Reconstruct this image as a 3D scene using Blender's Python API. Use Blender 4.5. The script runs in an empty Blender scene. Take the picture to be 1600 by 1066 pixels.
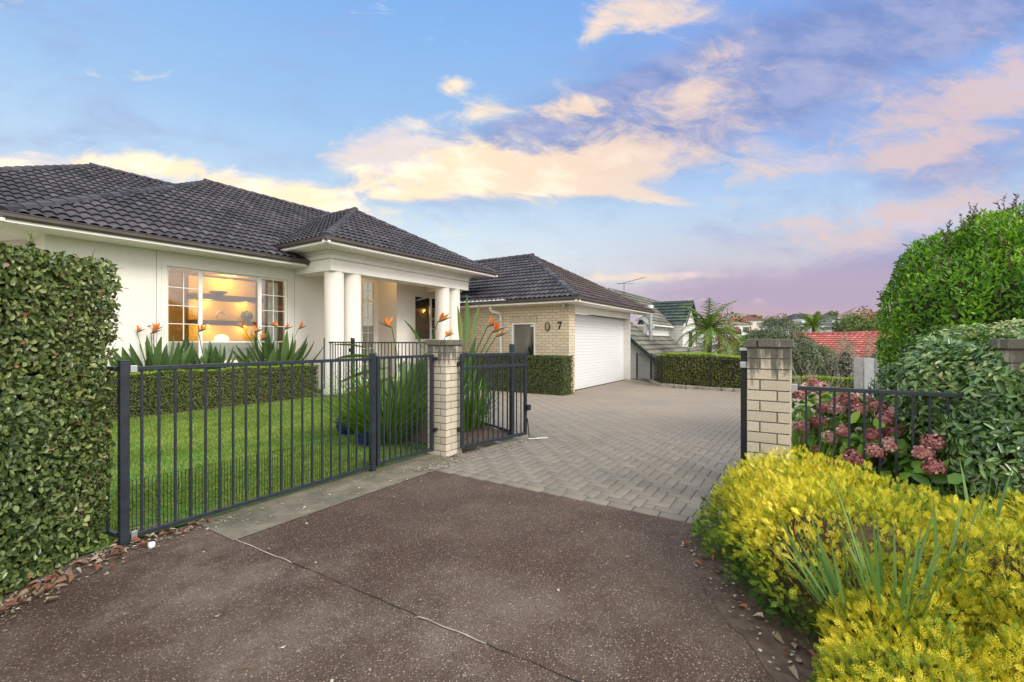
import bpy, bmesh, math, random
import numpy as np
from mathutils import Vector, Matrix
R = math.radians
random.seed(7)
rng = np.random.default_rng(7)
S = bpy.context.scene
COL = S.collection

# ------------------------------------------------------------------ camera, sky, sun, exposure
FW = (0.8385, 0.5449)          # viewing direction on the ground (x = along the street front, y = into the garden)
RT = (0.5449, -0.8385)
EYE = 1.42
cam = bpy.data.cameras.new('camera'); cam.lens = 16.0; cam.sensor_width = 36; cam.clip_start = 0.05; cam.clip_end = 4000
camo = bpy.data.objects.new('camera', cam); COL.objects.link(camo)
camo.location = (0, 0, EYE); camo.rotation_euler = (R(90), 0, -math.atan2(0.8385, 0.5449))
S.camera = camo
S.view_settings.view_transform = 'Standard'; S.view_settings.look = 'None'
S.view_settings.exposure = 0.52; S.view_settings.gamma = 1.0
S.cycles.max_bounces = 8; S.cycles.transparent_max_bounces = 24

def C(x, d):
    """a point given as metres to the right of and metres in front of the photographer"""
    return (RT[0]*x + FW[0]*d, RT[1]*x + FW[1]*d)

class NT:
    """small helper around a node tree"""
    def __init__(s, tree): s.t = tree; s.n = tree.nodes; s.l = tree.links
    def put(s, sock, v):
        if isinstance(v, bpy.types.NodeSocket): s.l.new(v, sock)
        elif isinstance(v, (tuple, list)) and len(v) == 3 and sock.type == 'RGBA': sock.default_value = (*v, 1)
        else: sock.default_value = v
    def m(s, op, a, b=0.0, c=None, clamp=False):
        n = s.n.new('ShaderNodeMath'); n.operation = op; n.use_clamp = clamp
        s.put(n.inputs[0], a); s.put(n.inputs[1], b)
        if c is not None: s.put(n.inputs[2], c)
        return n.outputs[0]
    def mix(s, f, a, b, blend='MIX'):
        n = s.n.new('ShaderNodeMix'); n.data_type = 'RGBA'; n.blend_type = blend; n.clamp_factor = True
        s.put(n.inputs[0], f); s.put(n.inputs[6], a); s.put(n.inputs[7], b); return n.outputs[2]
    def ss(s, v, a, b, lo=0.0, hi=1.0):
        n = s.n.new('ShaderNodeMapRange'); n.interpolation_type = 'SMOOTHSTEP'
        s.put(n.inputs[0], v); n.inputs[1].default_value = a; n.inputs[2].default_value = b
        n.inputs[3].default_value = lo; n.inputs[4].default_value = hi; return n.outputs[0]
    def noise(s, vec, scale, detail=4, rough=0.55, dist=0.0, out='Fac'):
        n = s.n.new('ShaderNodeTexNoise'); s.put(n.inputs['Vector'], vec); n.inputs['Scale'].default_value = scale
        n.inputs['Detail'].default_value = detail; n.inputs['Roughness'].default_value = rough
        n.inputs['Distortion'].default_value = dist; return n.outputs[out]
    def vor(s, vec, scale, out='Distance', feature='F1', rand=1.0):
        n = s.n.new('ShaderNodeTexVoronoi'); n.feature = feature; s.put(n.inputs['Vector'], vec)
        n.inputs['Scale'].default_value = scale; n.inputs['Randomness'].default_value = rand; return n.outputs[out]
    def comb(s, x, y, z):
        n = s.n.new('ShaderNodeCombineXYZ'); s.put(n.inputs[0], x); s.put(n.inputs[1], y); s.put(n.inputs[2], z); return n.outputs[0]
    def sep(s, v):
        n = s.n.new('ShaderNodeSeparateXYZ'); s.put(n.inputs[0], v); return n.outputs
    def scale(s, v, k):
        n = s.n.new('ShaderNodeVectorMath'); n.operation = 'MULTIPLY'; s.put(n.inputs[0], v); n.inputs[1].default_value = k; return n.outputs[0]

SUN_DIR = Vector((RT[0]*0.72 - FW[0]*0.55, RT[1]*0.72 - FW[1]*0.55, 0.75)).normalized()   # towards the sun: right and behind
world = bpy.data.worlds.new('World'); S.world = world; world.use_nodes = True
def make_sky():
    g = NT(world.node_tree); g.n.clear()
    tc = g.n.new('ShaderNodeTexCoord').outputs['Generated']
    x, y, z = g.sep(tc)
    dot = lambda a, b: g.m('ADD', g.m('MULTIPLY', x, a), g.m('MULTIPLY', y, b))
    f = dot(*FW); r = dot(*RT)
    front = g.ss(f, 0.05, 0.35)
    fs = g.m('MAXIMUM', f, 0.12)
    tx = g.m('DIVIDE', r, fs); tz = g.m('DIVIDE', z, fs)
    # plain sky
    el = g.m('MULTIPLY', g.m('ARCTAN2', z, g.m('SQRT', g.m('ADD', g.m('MULTIPLY', x, x), g.m('MULTIPLY', y, y)))), 1/1.5708)
    ramp = g.n.new('ShaderNodeValToRGB'); g.put(ramp.inputs[0], el)
    cr = ramp.color_ramp
    stops = [(0.0, (0.70, 0.62, 0.54)), (0.07, (0.60, 0.64, 0.64)), (0.16, (0.46, 0.585, 0.69)), (0.27, (0.285, 0.455, 0.685)), (0.42, (0.17, 0.36, 0.70)), (1.0, (0.14, 0.30, 0.62))]
    while len(cr.elements) < len(stops): cr.elements.new(0.5)
    for e, (p, c) in zip(cr.elements, stops): e.position = p; e.color = (*c, 1)
    base = ramp.outputs[0]
    sky = g.n.new('ShaderNodeTexSky'); sky.sky_type = 'NISHITA'; sky.sun_disc = False
    sky.sun_elevation = math.asin(SUN_DIR.z); sky.sun_rotation = math.atan2(SUN_DIR.x, SUN_DIR.y)
    nish = g.mix(1.0, sky.outputs[0], (0.09, 0.09, 0.09), 'MULTIPLY')
    base = g.mix(0.18, base, nish)
    # right side of the sky: duskier blue high up, mauve and pink near the horizon
    right = g.m('MULTIPLY', g.ss(tx, -0.10, 0.55), front)
    base = g.mix(g.m('MULTIPLY', right, g.m('MULTIPLY', g.ss(tz, 0.15, 0.55), 0.55)), base, (0.14, 0.25, 0.60))
    base = g.mix(g.m('MULTIPLY', right, g.m('MULTIPLY', g.ss(tz, 0.32, 0.08), 0.85)), base, (0.38, 0.30, 0.37))
    base = g.mix(g.m('MULTIPLY', right, g.m('MULTIPLY', g.ss(tz, 0.13, 0.02), 0.9)), base, (0.49, 0.29, 0.285))
    # clouds
    cvec = g.comb(g.m('ADD', tx, g.m('MULTIPLY', tz, 0.3)), g.m('MULTIPLY', tz, 2.1), 3.7)
    n1 = g.noise(cvec, 3.4, 10, 0.62, 0.6); n2 = g.noise(cvec, 9.0, 8, 0.6, 0.2)
    nn = g.m('ADD', g.m('MULTIPLY', n1, 0.65), g.m('MULTIPLY', n2, 0.35))
    def blob(px, py, sx, sy, ang):
        cx, cz = (px-800)/711, (533-py)/711; ca, sa = math.cos(R(ang)), math.sin(R(ang))
        dx = g.m('SUBTRACT', tx, cx); dz = g.m('SUBTRACT', tz, cz)
        a = g.m('DIVIDE', g.m('ADD', g.m('MULTIPLY', dx, ca), g.m('MULTIPLY', dz, sa)), sx/711)
        b = g.m('DIVIDE', g.m('SUBTRACT', g.m('MULTIPLY', dz, ca), g.m('MULTIPLY', dx, sa)), sy/711)
        return g.m('EXPONENT', g.m('MULTIPLY', g.m('ADD', g.m('MULTIPLY', a, a), g.m('MULTIPLY', b, b)), -1))
    def add(lst):
        o = None
        for v, w in lst:
            v = g.m('MULTIPLY', v, w); o = v if o is None else g.m('ADD', o, v)
        return o
    # dusky undersides of the long bank rising to the upper right
    dark = add([(blob(860, 225, 190, 60, 10), 1.0), (blob(1080, 150, 230, 80, 22), 1.15), (blob(1400, 50, 330, 75, 15), 1.1), (blob(1330, 450, 520, 34, 3), 0.9), (blob(1560, 385, 260, 60, 10), 0.7), (blob(1500, 250, 260, 60, 10), .55)])
    dmask = g.m('MULTIPLY', g.ss(g.m('ADD', nn, g.m('MULTIPLY', dark, 0.40)), 0.46, 0.86), front)
    dcol = g.mix(g.ss(n2, 0.3, 0.7), (0.145, 0.205, 0.42), (0.28, 0.305, 0.48))
    dcol = g.mix(g.ss(tz, 0.25, 0.12), dcol, (0.34, 0.28, 0.38))
    base = g.mix(g.m('MULTIPLY', dmask, 0.88), base, dcol)
    # sunlit cream and peach tops and edges
    n3 = g.noise(cvec, 7.5, 12, 0.66, 0.7)
    bigger = g.noise(cvec, 2.6, 8, 0.62, 0.6)
    lit = add([(blob(590, 248, 105, 48, -6), 1.3), (blob(700, 235, 80, 34, -12), .8), (blob(800, 262, 150, 34, 0), 1.25), (blob(960, 262, 140, 32, 8), 1.15), (blob(860, 290, 90, 16, 0), .8), (blob(1010, 20, 120, 34, 4), 1.1), (blob(930, 50, 40, 20, 50), .7), (blob(760, 175, 60, 22, 0), .85), (blob(640, 305, 70, 12, 0), .8),
               (blob(150, 256, 150, 22, 2), .85), (blob(360, 284, 170, 24, -10), .9), (blob(520, 322, 100, 20, -14), .7), (blob(0, 255, 80, 20, 0), .8), (blob(650, 190, 60, 20, 10), .5),
               (blob(1270, 260, 70, 16, 6), 1.0), (blob(1480, 180, 150, 55, 22), .95), (blob(1590, 130, 90, 60, 0), .7), (blob(1400, 350, 200, 34, 14), .9), (blob(1560, 330, 130, 40, 8), .7), (blob(1020, 308, 80, 13, -8), 1.0), (blob(1230, 350, 70, 13, 5), .8), (blob(1170, 280, 60, 40, 40), .6),
               (blob(880, 170, 80, 18, 10), .8), (blob(1050, 195, 140, 60, 10), .55), (blob(715, 132, 30, 16, 0), 1.1), (blob(960, 436, 90, 9, 0), .95), (blob(1060, 428, 80, 7, 0), .9), (blob(1420, 245, 70, 16, 12), .9), (blob(1110, 110, 90, 40, 20), .5), (blob(1100, 470, 240, 10, 0), .5)])
    # thin high wisps over the right half
    wisp = g.m('MULTIPLY', g.m('MULTIPLY', g.ss(bigger, 0.52, 0.72), g.ss(n3, 0.38, 0.7)), g.m('MULTIPLY', g.ss(tx, -0.1, 0.5), front))
    litc = g.mix(g.ss(tx, -0.5, 0.9), (0.90, 0.69, 0.42), (0.54, 0.42, 0.42))
    base = g.mix(g.m('MULTIPLY', wisp, 0.55), base, litc)
    back = g.m('SUBTRACT', 1.0, front)
    lm = g.ss(g.m('ADD', g.m('ADD', g.m('MULTIPLY', n3, .6), g.m('MULTIPLY', bigger, .4)), g.m('MULTIPLY', lit, 0.26)), 0.57, 0.80)
    lm = g.m('MULTIPLY', lm, front)
    litc = g.mix(g.m('MULTIPLY', g.ss(n2, 0.42, 0.75), g.ss(tx, 0.6, -0.3)), litc, (0.98, 0.88, 0.66))
    litc = g.mix(g.m('MULTIPLY', g.ss(bigger, 0.48, 0.36), 0.6), litc, (0.50, 0.46, 0.56))
    base = g.mix(g.m('MULTIPLY', lm, 0.86), base, litc)
    # glow low on the left and centre
    glow = g.m('MULTIPLY', g.m('MULTIPLY', g.ss(tz, 0.34, 0.05), g.ss(tx, 0.42, -0.1)), front)
    base = g.mix(g.m('MULTIPLY', glow, 0.35), base, (0.78, 0.74, 0.62))
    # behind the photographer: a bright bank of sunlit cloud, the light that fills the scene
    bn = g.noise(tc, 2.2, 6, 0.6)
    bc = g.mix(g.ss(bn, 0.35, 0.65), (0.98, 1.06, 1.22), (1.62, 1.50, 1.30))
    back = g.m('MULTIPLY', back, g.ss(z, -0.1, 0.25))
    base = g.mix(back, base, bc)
    top = g.ss(z, 0.62, 0.95)
    base = g.mix(g.m('MULTIPLY', top, 0.8), base, (0.98, 1.06, 1.20))
    # below the horizon
    base = g.mix(g.ss(z, 0.0, -0.06), base, (0.30, 0.26, 0.22))
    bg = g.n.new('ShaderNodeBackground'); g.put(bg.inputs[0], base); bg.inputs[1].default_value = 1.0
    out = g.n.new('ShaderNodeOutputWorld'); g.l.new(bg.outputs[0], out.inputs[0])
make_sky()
world.cycles.sampling_method = 'MANUAL'; world.cycles.sample_map_resolution = 1024
sl = bpy.data.lights.new('sun', 'SUN'); sl.energy = 1.7; sl.angle = R(22); sl.color = (1.0, 0.93, 0.84)
so = bpy.data.objects.new('sun', sl); COL.objects.link(so); so.rotation_euler = SUN_DIR.to_track_quat('Z', 'Y').to_euler()

# ------------------------------------------------------------------ materials
M = {}
def mat(name, col, rough=0.7, var=0.0, vscale=8.0, bump=0.0, bscale=60.0, metallic=0.0, spec=0.4, col2=None, fn=None, coat=0.0, emit=None, trans=0.0):
    m = bpy.data.materials.new(name); m.use_nodes = True
    g = NT(m.node_tree); b = g.n['Principled BSDF']
    tc = g.n.new('ShaderNodeTexCoord').outputs['Object']
    base = tuple(col)
    if var or col2:
        c2 = col2 if col2 else tuple(c*(1-var) for c in col)
        nz = g.noise(tc, vscale, 6, 0.6)
        base = g.mix(g.ss(nz, 0.35, 0.65), base, c2)
    if fn: base = fn(g, tc, base, b)
    g.put(b.inputs['Base Color'], base)
    if not b.inputs['Roughness'].is_linked: b.inputs['Roughness'].default_value = rough
    b.inputs['Metallic'].default_value = metallic; b.inputs['Specular IOR Level'].default_value = spec
    b.inputs['Coat Weight'].default_value = coat
    if emit: b.inputs['Emission Color'].default_value = (*emit[0], 1); b.inputs['Emission Strength'].default_value = emit[1]
    if bump and not b.inputs['Normal'].is_linked:
        n = g.n.new('ShaderNodeBump'); n.inputs['Strength'].default_value = bump; n.inputs['Distance'].default_value = 0.01
        g.put(n.inputs['Height'], g.noise(tc, bscale, 5, 0.6)); g.l.new(n.outputs[0], b.inputs['Normal'])
    M[name] = m; return m

def attr(g, name='rnd'):
    a = g.n.new('ShaderNodeAttribute'); a.attribute_name = name; return a.outputs['Fac']
def ramp(g, f, stops):
    r = g.n.new('ShaderNodeValToRGB'); g.put(r.inputs[0], f); cr = r.color_ramp
    while len(cr.elements) < len(stops): cr.elements.new(0.5)
    for e, (p, c) in zip(cr.elements, stops): e.position = p; e.color = (*c, 1)
    return r.outputs[0]
def leafmat(name, stops, rough=0.45, trans=0.25, spec=0.4):
    m = bpy.data.materials.new(name); m.use_nodes = True
    g = NT(m.node_tree); b = g.n['Principled BSDF']
    c = ramp(g, attr(g), stops)
    g.put(b.inputs['Base Color'], c); b.inputs['Roughness'].default_value = rough; b.inputs['Specular IOR Level'].default_value = spec
    tr = g.n.new('ShaderNodeBsdfTranslucent'); g.put(tr.inputs[0], g.mix(1.0, c, (1.0, 1.0, 0.55), 'MULTIPLY'))
    mx = g.n.new('ShaderNodeMixShader'); mx.inputs[0].default_value = trans
    g.l.new(b.outputs[0], mx.inputs[1]); g.l.new(tr.outputs[0], mx.inputs[2])
    g.l.new(mx.outputs[0], g.n['Material Output'].inputs[0]); M[name] = m; return m

def bumpn(g, b, h, strength=0.5, dist=0.01):
    n = g.n.new('ShaderNodeBump'); n.inputs['Strength'].default_value = strength; n.inputs['Distance'].default_value = dist
    g.put(n.inputs['Height'], h); g.l.new(n.outputs[0], b.inputs['Normal'])

def f_stucco(g, tc, base, b):
    fine = g.noise(tc, 55, 4, 0.7)
    bumpn(g, b, fine, 0.35, 0.008)
    st = g.noise(g.scale(tc, (1.2, 1.2, 0.35)), 2.2, 6, 0.6)
    c = g.mix(g.ss(st, 0.5, 0.8, 0, 0.2), base, (0.70, 0.66, 0.58))
    dirt = g.m('MULTIPLY', g.ss(g.sep(tc)[2], 0.75, 0.0), g.ss(g.noise(tc, 5, 6, 0.7), 0.4, 0.65, 0.1, 0.6)); c = g.mix(dirt, c, (0.42, 0.38, 0.29))
    return g.mix(g.ss(fine, 0.4, 0.65, 0, 0.3), c, (0.62, 0.58, 0.52))
mat('stucco', (0.85, 0.81, 0.745), 0.9, fn=f_stucco)
mat('white_paint', (0.86, 0.83, 0.77), 0.5, var=0.06, vscale=3, bump=0.05, bscale=20)
mat('soffit', (0.80, 0.77, 0.70), 0.7, var=0.08, vscale=2)
mat('white_frame', (0.86, 0.85, 0.81), 0.35, var=0.04, vscale=5)
mat('gutter_brown', (0.085, 0.070, 0.062), 0.35, var=0.25, vscale=3, spec=0.5)
mat('powder_black', (0.028, 0.036, 0.050), 0.38, var=0.3, vscale=14, spec=0.45)
mat('old_black', (0.017, 0.020, 0.024), 0.45, var=0.3, vscale=14, spec=0.4)
mat('galvanised', (0.55, 0.58, 0.60), 0.35, metallic=0.7, var=0.15, vscale=6)
mat('wood_door', (0.42, 0.19, 0.06), 0.4, var=0.3, vscale=6)
def f_roof(dark, lite):
    def f(g, tc, base, b):
        r = attr(g); n = g.noise(tc, 30, 6, 0.7); n2 = g.noise(tc, 0.9, 5, 0.6)
        c = g.mix(r, dark, lite)
        c = g.mix(g.m('GREATER_THAN', r, 0.93), c, tuple(v*1.35 for v in lite)); c = g.mix(g.ss(n2, 0.4, 0.7, 0, 0.6), c, tuple(v*1.3 + 0.008 for v in lite))
        c = g.mix(g.ss(n, 0.5, 0.75, 0, 0.5), c, tuple(v*0.5 for v in dark))
        lich = g.vor(tc, 26); c = g.mix(g.m('MULTIPLY', g.ss(lich, 0.14, 0.04), g.ss(n2, 0.5, 0.62)), c, (0.20, 0.20, 0.19))
        bumpn(g, b, n, 0.3, 0.004); return c
    return f
mat('roof_charcoal', (0.04, 0.04, 0.05), 0.72, fn=f_roof((0.034, 0.033, 0.041), (0.070, 0.066, 0.076)), spec=0.3)
mat('roof_brown', (0.04, 0.04, 0.05), 0.75, fn=f_roof((0.046, 0.036, 0.035), (0.082, 0.064, 0.060)), spec=0.3)
mat('roof_olive', (0.04, 0.04, 0.05), 0.8, fn=f_roof((0.10, 0.10, 0.082), (0.17, 0.165, 0.13)))
mat('roof_green', (0.04, 0.04, 0.05), 0.7, fn=f_roof((0.022, 0.040, 0.034), (0.045, 0.070, 0.060)))
mat('roof_red', (0.5, 0.1, 0.06), 0.7, fn=f_roof((0.33, 0.080, 0.062), (0.46, 0.135, 0.105)))

def f_brickwall(g, tc, base, b):
    x, y, z = g.sep(tc); geo = g.n.new('ShaderNodeNewGeometry').outputs['Normal']; nx = g.m('ABSOLUTE', g.sep(geo)[0])
    h = g.m('ADD', g.m('MULTIPLY', g.m('GREATER_THAN', nx, 0.5), y), g.m('MULTIPLY', g.m('LESS_THAN', nx, 0.5), x))
    v = g.comb(h, g.m('ADD', z, 0.03), 0)
    br = g.n.new('ShaderNodeTexBrick'); g.put(br.inputs['Vector'], v)
    br.inputs['Color1'].default_value = (0.70, 0.60, 0.44, 1); br.inputs['Color2'].default_value = (0.60, 0.50, 0.36, 1); br.inputs['Mortar'].default_value = (0.26, 0.205, 0.15, 1)
    br.inputs['Scale'].default_value = 1.0; br.inputs['Mortar Size'].default_value = 0.0065; br.inputs['Mortar Smooth'].default_value = 0.15
    br.inputs['Brick Width'].default_value = 0.27; br.inputs['Row Height'].default_value = 0.0915; br.inputs['Bias'].default_value = -0.1
    n = g.noise(tc, 45, 5, 0.7)
    c = g.mix(g.ss(n, 0.55, 0.8, 0, 0.5), br.outputs[0], (0.48, 0.36, 0.22))
    n2 = g.noise(tc, 1.1, 5, 0.6); c = g.mix(g.ss(n2, 0.5, 0.75, 0, 0.3), c, (0.50, 0.42, 0.30))
    bumpn(g, b, g.m('ADD', g.m('MULTIPLY', br.outputs['Fac'], -1.0), g.m('MULTIPLY', n, 0.25)), 0.7, 0.012)
    return c
mat('cream_brick', (0.6, 0.5, 0.35), 0.85, fn=f_brickwall)
def f_pbrick(stain):
    def f(g, tc, base, b):
        z = g.sep(tc)[2]
        n = g.noise(tc, 90, 4, 0.7); sp = g.vor(tc, 60)
        c = g.mix(attr(g), (0.70, 0.62, 0.49), (0.54, 0.475, 0.37))
        c = g.mix(g.ss(n, 0.42, 0.70, 0, 0.6), c, (0.40, 0.33, 0.24))
        c = g.mix(g.m('MULTIPLY', g.ss(sp, 0.22, 0.05), g.ss(g.noise(tc, 20, 3), 0.45, 0.6)), c, (0.16, 0.11, 0.07))
        run = g.noise(g.scale(tc, (9, 9, 1.6)), 1.6, 6, 0.65)
        s = g.m('ADD', run, g.m('MULTIPLY', g.ss(z, stain[0], stain[1]), stain[2]))
        c = g.mix(g.ss(s, 0.62, 0.86, 0, 0.9), c, (0.075, 0.075, 0.065))
        moss = g.noise(tc, 14, 6, 0.65); c = g.mix(g.m('MULTIPLY', g.ss(s, 0.55, 0.7), g.ss(moss, 0.52, 0.66, 0, 0.6)), c, (0.22, 0.22, 0.13))
        bumpn(g, b, g.m('ADD', n, g.m('MULTIPLY', g.ss(sp, 0.0, 0.2), 0.6)), 0.6, 0.006)
        return c
    return f
mat('pillar_brick', (0.6, 0.5, 0.35), 0.88, fn=f_pbrick((1.02, 1.34, 0.33)))
mat('cap_brick', (0.3, 0.27, 0.2), 0.9, fn=f_pbrick((0.0, 0.7, 0.38)))
mat('plain_brick', (0.64, 0.54, 0.38), 0.88, var=.25, vscale=8, bump=.4, bscale=60)
mat('mortar', (0.17, 0.155, 0.13), 0.95, var=0.3, vscale=30, bump=0.5, bscale=90)

def f_aggregate(g, tc, base, b):
    big = g.noise(tc, 0.55, 5, 0.6); mid = g.noise(tc, 3.2, 7, 0.7)
    x = g.sep(tc)[0]
    c = g.mix(g.ss(big, 0.35, 0.65), (0.060, 0.034, 0.022), (0.108, 0.074, 0.050))
    c = g.mix(g.m('MULTIPLY', g.ss(g.noise(tc, 1.1, 7, 0.7), 0.42, 0.68, 0, 1.0), g.ss(x, 3.2, 0.8, 0.25, 1.0)), c, (0.185, 0.145, 0.112))
    c = g.mix(g.ss(mid, 0.45, 0.75, 0, 0.5), c, (0.045, 0.034, 0.028))
    stn = g.noise(g.comb(g.m('MULTIPLY', x, 0.7), g.sep(tc)[1], 4.0), 0.9, 5, 0.55); c = g.mix(g.ss(stn, 0.56, 0.68, 0, 0.45), c, (0.035, 0.024, 0.021))
    v = g.vor(tc, 135, 'Color'); vs = g.sep(v); vd = g.vor(tc, 135, 'Distance')
    stone = ramp(g, vs[0], [(0.0, (0.018, 0.010, 0.007)), (0.4, (0.082, 0.050, 0.034)), (0.72, (0.165, 0.112, 0.076)), (0.92, (0.32, 0.235, 0.18)), (1.0, (0.68, 0.58, 0.47))])
    c = g.mix(g.ss(vd, 0.62, 0.30, 0, 0.66), c, stone)
    v2 = g.vor(tc, 55, 'Color'); d2 = g.vor(tc, 55)
    c = g.mix(g.m('MULTIPLY', g.m('GREATER_THAN', g.sep(v2)[1], 0.93), g.ss(d2, 0.17, 0.09)), c, (0.46, 0.36, 0.27))
    bumpn(g, b, g.m('ADD', vd, g.m('MULTIPLY', mid, 0.4)), 0.9, 0.006)
    return c
mat('exposed_aggregate', (0.1, 0.08, 0.07), 0.8, fn=f_aggregate, spec=0.35)
def f_conc(g, tc, base, b):
    n = g.noise(tc, 2.2, 7, 0.65); n2 = g.noise(tc, 40, 5, 0.7)
    c = g.mix(g.ss(n, 0.4, 0.65), (0.115, 0.105, 0.070), (0.215, 0.19, 0.14)); c = g.mix(g.ss(n2, 0.5, 0.75, 0, 0.6), c, (0.09, 0.085, 0.06))
    m = g.noise(tc, 5, 6, 0.7); c = g.mix(g.ss(m, 0.58, 0.7, 0, 0.6), c, (0.10, 0.12, 0.045))
    bumpn(g, b, n2, 0.5, 0.006); return c
mat('old_concrete', (0.2, 0.19, 0.15), 0.9, fn=f_conc)
def f_paver(g, tc, base, b):
    r = attr(g); n = g.noise(tc, 60, 5, 0.7); n2 = g.noise(tc, 0.45, 5, 0.65); n3 = g.noise(tc, 6, 6, 0.7)
    c = ramp(g, r, [(0, (0.178, 0.155, 0.120)), (0.5, (0.20, 0.175, 0.137)), (1, (0.225, 0.196, 0.154))])
    x = g.sep(tc)[0]
    c = g.mix(g.ss(x, 5.0, 12.0, 0, 0.75), c, (0.32, 0.262, 0.200))
    c = g.mix(g.ss(n2, 0.42, 0.68, 0, 0.5), c, (0.20, 0.185, 0.165)); c = g.mix(g.ss(n, 0.5, 0.75, 0, 0.55), c, (0.13, 0.12, 0.10))
    c = g.mix(g.ss(n3, 0.6, 0.74, 0, 0.5), c, (0.145, 0.14, 0.10))
    bumpn(g, b, n, 0.5, 0.004); return c
mat('paver', (0.3, 0.28, 0.25), 0.85, fn=f_paver)
mat('joint_sand', (0.05, 0.042, 0.032), 1.0, col2=(0.045, 0.045, 0.022), vscale=9)
def f_lawn(g, tc, base, b):
    n = g.noise(tc, 3, 6, 0.65); n2 = g.noise(tc, 60, 5, 0.7)
    c = g.mix(g.ss(n, 0.35, 0.65), (0.075, 0.19, 0.022), (0.13, 0.26, 0.04)); c = g.mix(g.ss(n2, 0.4, 0.7, 0, 0.7), c, (0.03, 0.09, 0.01)); return c
mat('lawn_soil', (0.06, 0.12, 0.02), 1.0, fn=f_lawn, bump=0.8, bscale=40)
mat('terrain', (0.10, 0.12, 0.05), 1.0, col2=(0.14, 0.12, 0.08), vscale=0.15)
mat('bed_soil', (0.075, 0.05, 0.035), 1.0, col2=(0.13, 0.09, 0.065), vscale=12, bump=1.0, bscale=30)
mat('stone_kerb', (0.40, 0.36, 0.30), 0.9, var=0.4, vscale=6, bump=0.6, bscale=30)
mat('bark', (0.16, 0.12, 0.085), 0.95, var=0.45, vscale=18, bump=0.7, bscale=50)
mat('twig', (0.19, 0.125, 0.085), 0.9, var=0.4, vscale=30)
mat('pale_twig', (0.40, 0.34, 0.27), 0.9, var=0.3, vscale=30)
mat('hedge_core', (0.035, 0.033, 0.018), 1.0, var=0.4, vscale=10)
mat('hedge_gap', (0.05, 0.038, 0.022), 1.0, var=0.5, vscale=16)
mat('gold_core', (0.07, 0.048, 0.018), 1.0, var=0.5, vscale=14)
mat('blue_glaze', (0.012, 0.025, 0.16), 0.12, var=0.4, vscale=8, coat=0.6)
mat('grey_board', (0.50, 0.50, 0.47), 0.8, var=0.25, vscale=9)
mat('pale_board', (0.74, 0.75, 0.73), 0.75, var=0.15, vscale=9)
mat('garage_white', (0.76, 0.765, 0.77), 0.42, var=0.03, vscale=4, bump=0.06, bscale=150)
mat('black_metal', (0.012, 0.011, 0.010), 0.4)
mat('brass_lamp', (0.42, 0.36, 0.20), 0.4, var=0.2)
mat('curtain_cloth', (0.72, 0.76, 0.78), 0.9, var=0.2, vscale=3)
mat('blind_cloth', (0.20, 0.20, 0.18), 0.8, col2=(0.27, 0.265, 0.24), vscale=1.5)
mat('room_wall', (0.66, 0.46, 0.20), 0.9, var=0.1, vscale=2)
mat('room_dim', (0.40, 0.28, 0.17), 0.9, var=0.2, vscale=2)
mat('shelf_board', (0.13, 0.095, 0.07), 0.7, var=0.1)
mat('white_ceramic', (0.72, 0.62, 0.45), 0.4)
mat('lamp_glow', (1.0, 0.85, 0.5), 0.4, emit=((1.0, 0.72, 0.30), 2.2))
mat('plastic_white', (0.8, 0.84, 0.84), 0.3)
mat('petal_blue', (0.03, 0.04, 0.30), 0.5)
mat('spathe', (0.075, 0.070, 0.075), 0.5, col2=(0.11, 0.13, 0.08), vscale=14)
leafmat('petal_orange', [(0, (0.85, 0.24, 0.02)), (0.6, (0.95, 0.38, 0.03)), (1, (0.80, 0.14, 0.03))], 0.5, 0.35)
def glass(name, refl=0.55, tint=(0.93, 0.96, 0.95), base=0.06):
    m = bpy.data.materials.new(name); m.use_nodes = True; g = NT(m.node_tree); g.n.clear()
    t = g.n.new('ShaderNodeBsdfTransparent'); g.put(t.inputs[0], tint)
    gl = g.n.new('ShaderNodeBsdfGlossy'); gl.inputs['Roughness'].default_value = 0.02; gl.inputs[0].default_value = (0.95, 0.95, 0.95, 1)
    f = g.n.new('ShaderNodeFresnel'); f.inputs[0].default_value = 1.5
    mx = g.n.new('ShaderNodeMixShader'); g.put(mx.inputs[0], g.m('ADD', g.m('MULTIPLY', f.outputs[0], refl), base, clamp=True))
    g.l.new(t.outputs[0], mx.inputs[1]); g.l.new(gl.outputs[0], mx.inputs[2])
    o = g.n.new('ShaderNodeOutputMaterial'); g.l.new(mx.outputs[0], o.inputs[0]); M[name] = m
glass('window_glass', 0.7, base=0.065); glass('dark_glass', 0.8, (0.75, 0.75, 0.72), 0.12)
leafmat('hedge_leaf', [(0, (0.032, 0.058, 0.020)), (0.3, (0.075, 0.120, 0.030)), (0.6, (0.16, 0.22, 0.060)), (0.82, (0.27, 0.33, 0.10)), (0.95, (0.34, 0.36, 0.14)), (0.98, (0.40, 0.36, 0.17)), (1, (0.42, 0.20, 0.10))], 0.28, 0.18, 0.6)
leafmat('garage_hedge_leaf', [(0, (0.035, 0.055, 0.018)), (0.4, (0.08, 0.11, 0.03)), (0.8, (0.16, 0.19, 0.05)), (1, (0.32, 0.34, 0.12))], 0.35, 0.18, 0.5)
leafmat('box_leaf', [(0, (0.035, 0.065, 0.018)), (0.4, (0.085, 0.12, 0.025)), (0.8, (0.16, 0.19, 0.045)), (1, (0.24, 0.20, 0.06))], 0.45, 0.2)
leafmat('lime_leaf', [(0, (0.20, 0.34, 0.03)), (1, (0.42, 0.56, 0.06))], 0.5, 0.3)
leafmat('back_hedge_leaf', [(0, (0.06, 0.07, 0.02)), (0.45, (0.15, 0.18, 0.035)), (0.8, (0.32, 0.37, 0.07)), (0.95, (0.45, 0.50, 0.12)), (1, (0.32, 0.20, 0.09))], 0.5, 0.2)
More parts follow.
